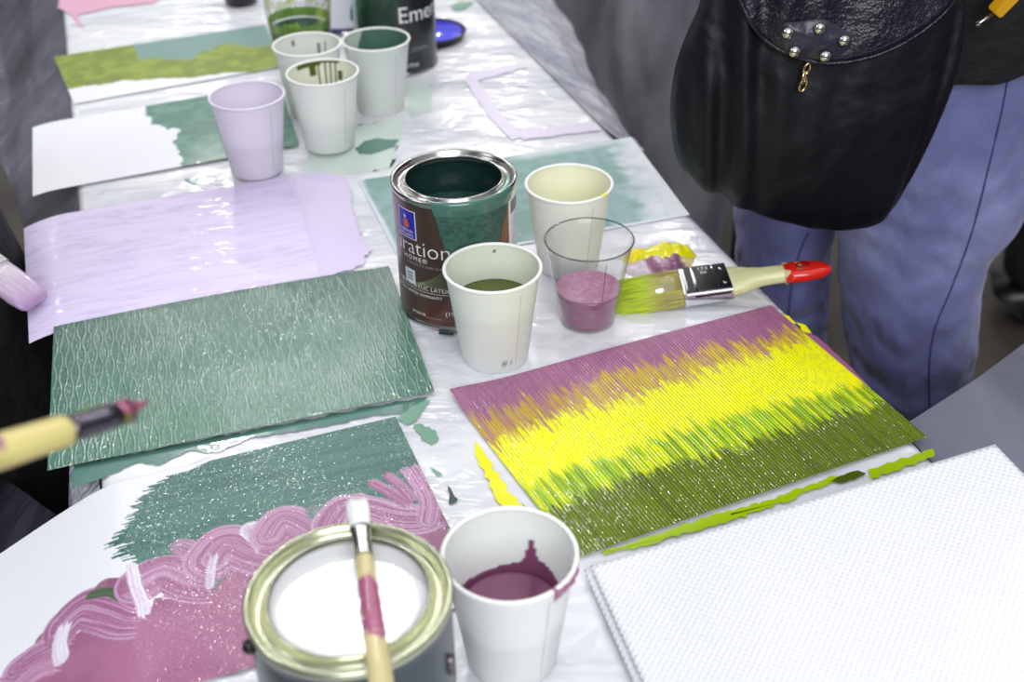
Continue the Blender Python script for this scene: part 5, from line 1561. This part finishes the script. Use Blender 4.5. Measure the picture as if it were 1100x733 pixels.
# red cloth bag on the floor at the left
rp = Vector((-.455, .885, 0))
rg = thing('cloth_bag', 'dark red cloth bag standing on floor at left of the table', 'bag', rp)
bm = bmesh.new()
r_ = bmesh.ops.create_uvsphere(bm, u_segments=40, v_segments=24, radius=1)
for v in r_['verts']:
    k = v.co.z
    sx = .055 * (1 - .25 * max(0, k)); v.co = Vector((v.co.x * sx * (1 + .1 * math.sin(v.co.z * 9)), v.co.y * .07, (max(k, -.96) + .96) * .235))
obj('bag_body', bm, simple('red_cloth', lin(88, 16, 22), .8, bump=(30, .5, .02)), rg)
bm = bmesh.new(); tube(bm, [(-.03, 0, .44), (-.025, 0, .475), (0, 0, .49), (.025, 0, .475), (.03, 0, .44)], .006, 8); obj('bag_handle', bm, simple('red_strap', lin(84, 14, 18), .8), rg)

# ------------------------------------------------------------------ floor, lights, camera
fm = NT('dark_floor'); fv = fm.coord()
fn = fm.noise(3, 5, .6, vec=fv)
fm.link(fm.ramp(fn, [(.3, lin(38, 33, 29)), (.7, lin(72, 63, 54))]), fm.b.inputs['Base Color']); fm.set(Roughness=.6)
bm = bmesh.new(); bmesh.ops.create_grid(bm, x_segments=2, y_segments=2, size=6)
for v in bm.verts: v.co.y += 3
fo_ = obj('floor', bm, fm.m, None, False); tag(fo_, kind='structure')

w = bpy.data.worlds.new('hall'); S.world = w; w.use_nodes = True
nt = w.node_tree; bg = nt.nodes['Background']
tc = nt.nodes.new('ShaderNodeTexCoord'); sp = nt.nodes.new('ShaderNodeSeparateXYZ'); rp_ = nt.nodes.new('ShaderNodeValToRGB')
nt.links.new(tc.outputs['Generated'], sp.inputs[0]); nt.links.new(sp.outputs[2], rp_.inputs[0]); nt.links.new(rp_.outputs[0], bg.inputs[0])
e = rp_.color_ramp.elements
e[0].position, e[0].color = 0.0, (.10, .105, .12, 1); e[1].position, e[1].color = 1.0, (.58, .60, .63, 1)
for p_, v_ in ((.12, .15), (.40, .28), (.65, .48)):
    q_ = e.new(p_); q_.color = (v_ * .97, v_ * .99, v_ * 1.05, 1)
bg.inputs[1].default_value = 1.0

def area(name, loc, target, size, power, col=(1, 1, 1), sy=None):
    l = bpy.data.lights.new(name, 'AREA'); l.energy = power; l.color = col; l.size = size
    if sy: l.shape = 'RECTANGLE'; l.size_y = sy
    o = bpy.data.objects.new(name, l); COL.objects.link(o); o.location = loc
    o.rotation_euler = (Vector(target) - Vector(loc)).to_track_quat('-Z', 'Y').to_euler()
    return o
area('overhead_soft_light', (1.2, 2.0, 3.5), (0, 1.0, TZ), 2.2, 15, (1, .99, .97))
k = 0
for yy in (3.2, 4.6, 6.6):
    for xx in (-2.6, -1.4, -.2, 1.0, 2.2):
        area('ceiling_lamp', (xx * (.7 + .1 * yy) + .3 * math.sin(k * 2.3), yy + .3 * math.cos(k * 1.7), 3.6), (xx, yy - 2, 0), .18, 7.5, (1, .99, .97)); k += 1
area('front_fill', (.5, -2.0, 2.5), (0, 1.0, TZ), 2.0, 66, (.96, .98, 1))
area('left_fill', (-2.5, .2, 2.6), (-.2, 1.0, TZ), .9, 14, (.9, .94, 1))

S.cycles.transparent_max_bounces = 32
cam = bpy.data.cameras.new('camera'); co_ = bpy.data.objects.new('camera', cam); COL.objects.link(co_)
co_.matrix_world = Matrix.Translation((0, 0, CAMH)) @ Matrix.Rotation(PI / 2 - P, 4, 'X') @ Matrix.Rotation(R, 4, 'Z')
cam.sensor_width = 36; cam.lens = F / 1100 * 36; cam.clip_start = .02
cam.dof.use_dof = True; cam.dof.focus_distance = .93; cam.dof.aperture_fstop = 6.0; cam.dof.aperture_blades = 0
S.camera = co_
S.view_settings.view_transform = 'Standard'; S.view_settings.look = 'None'; S.view_settings.exposure = 0.27
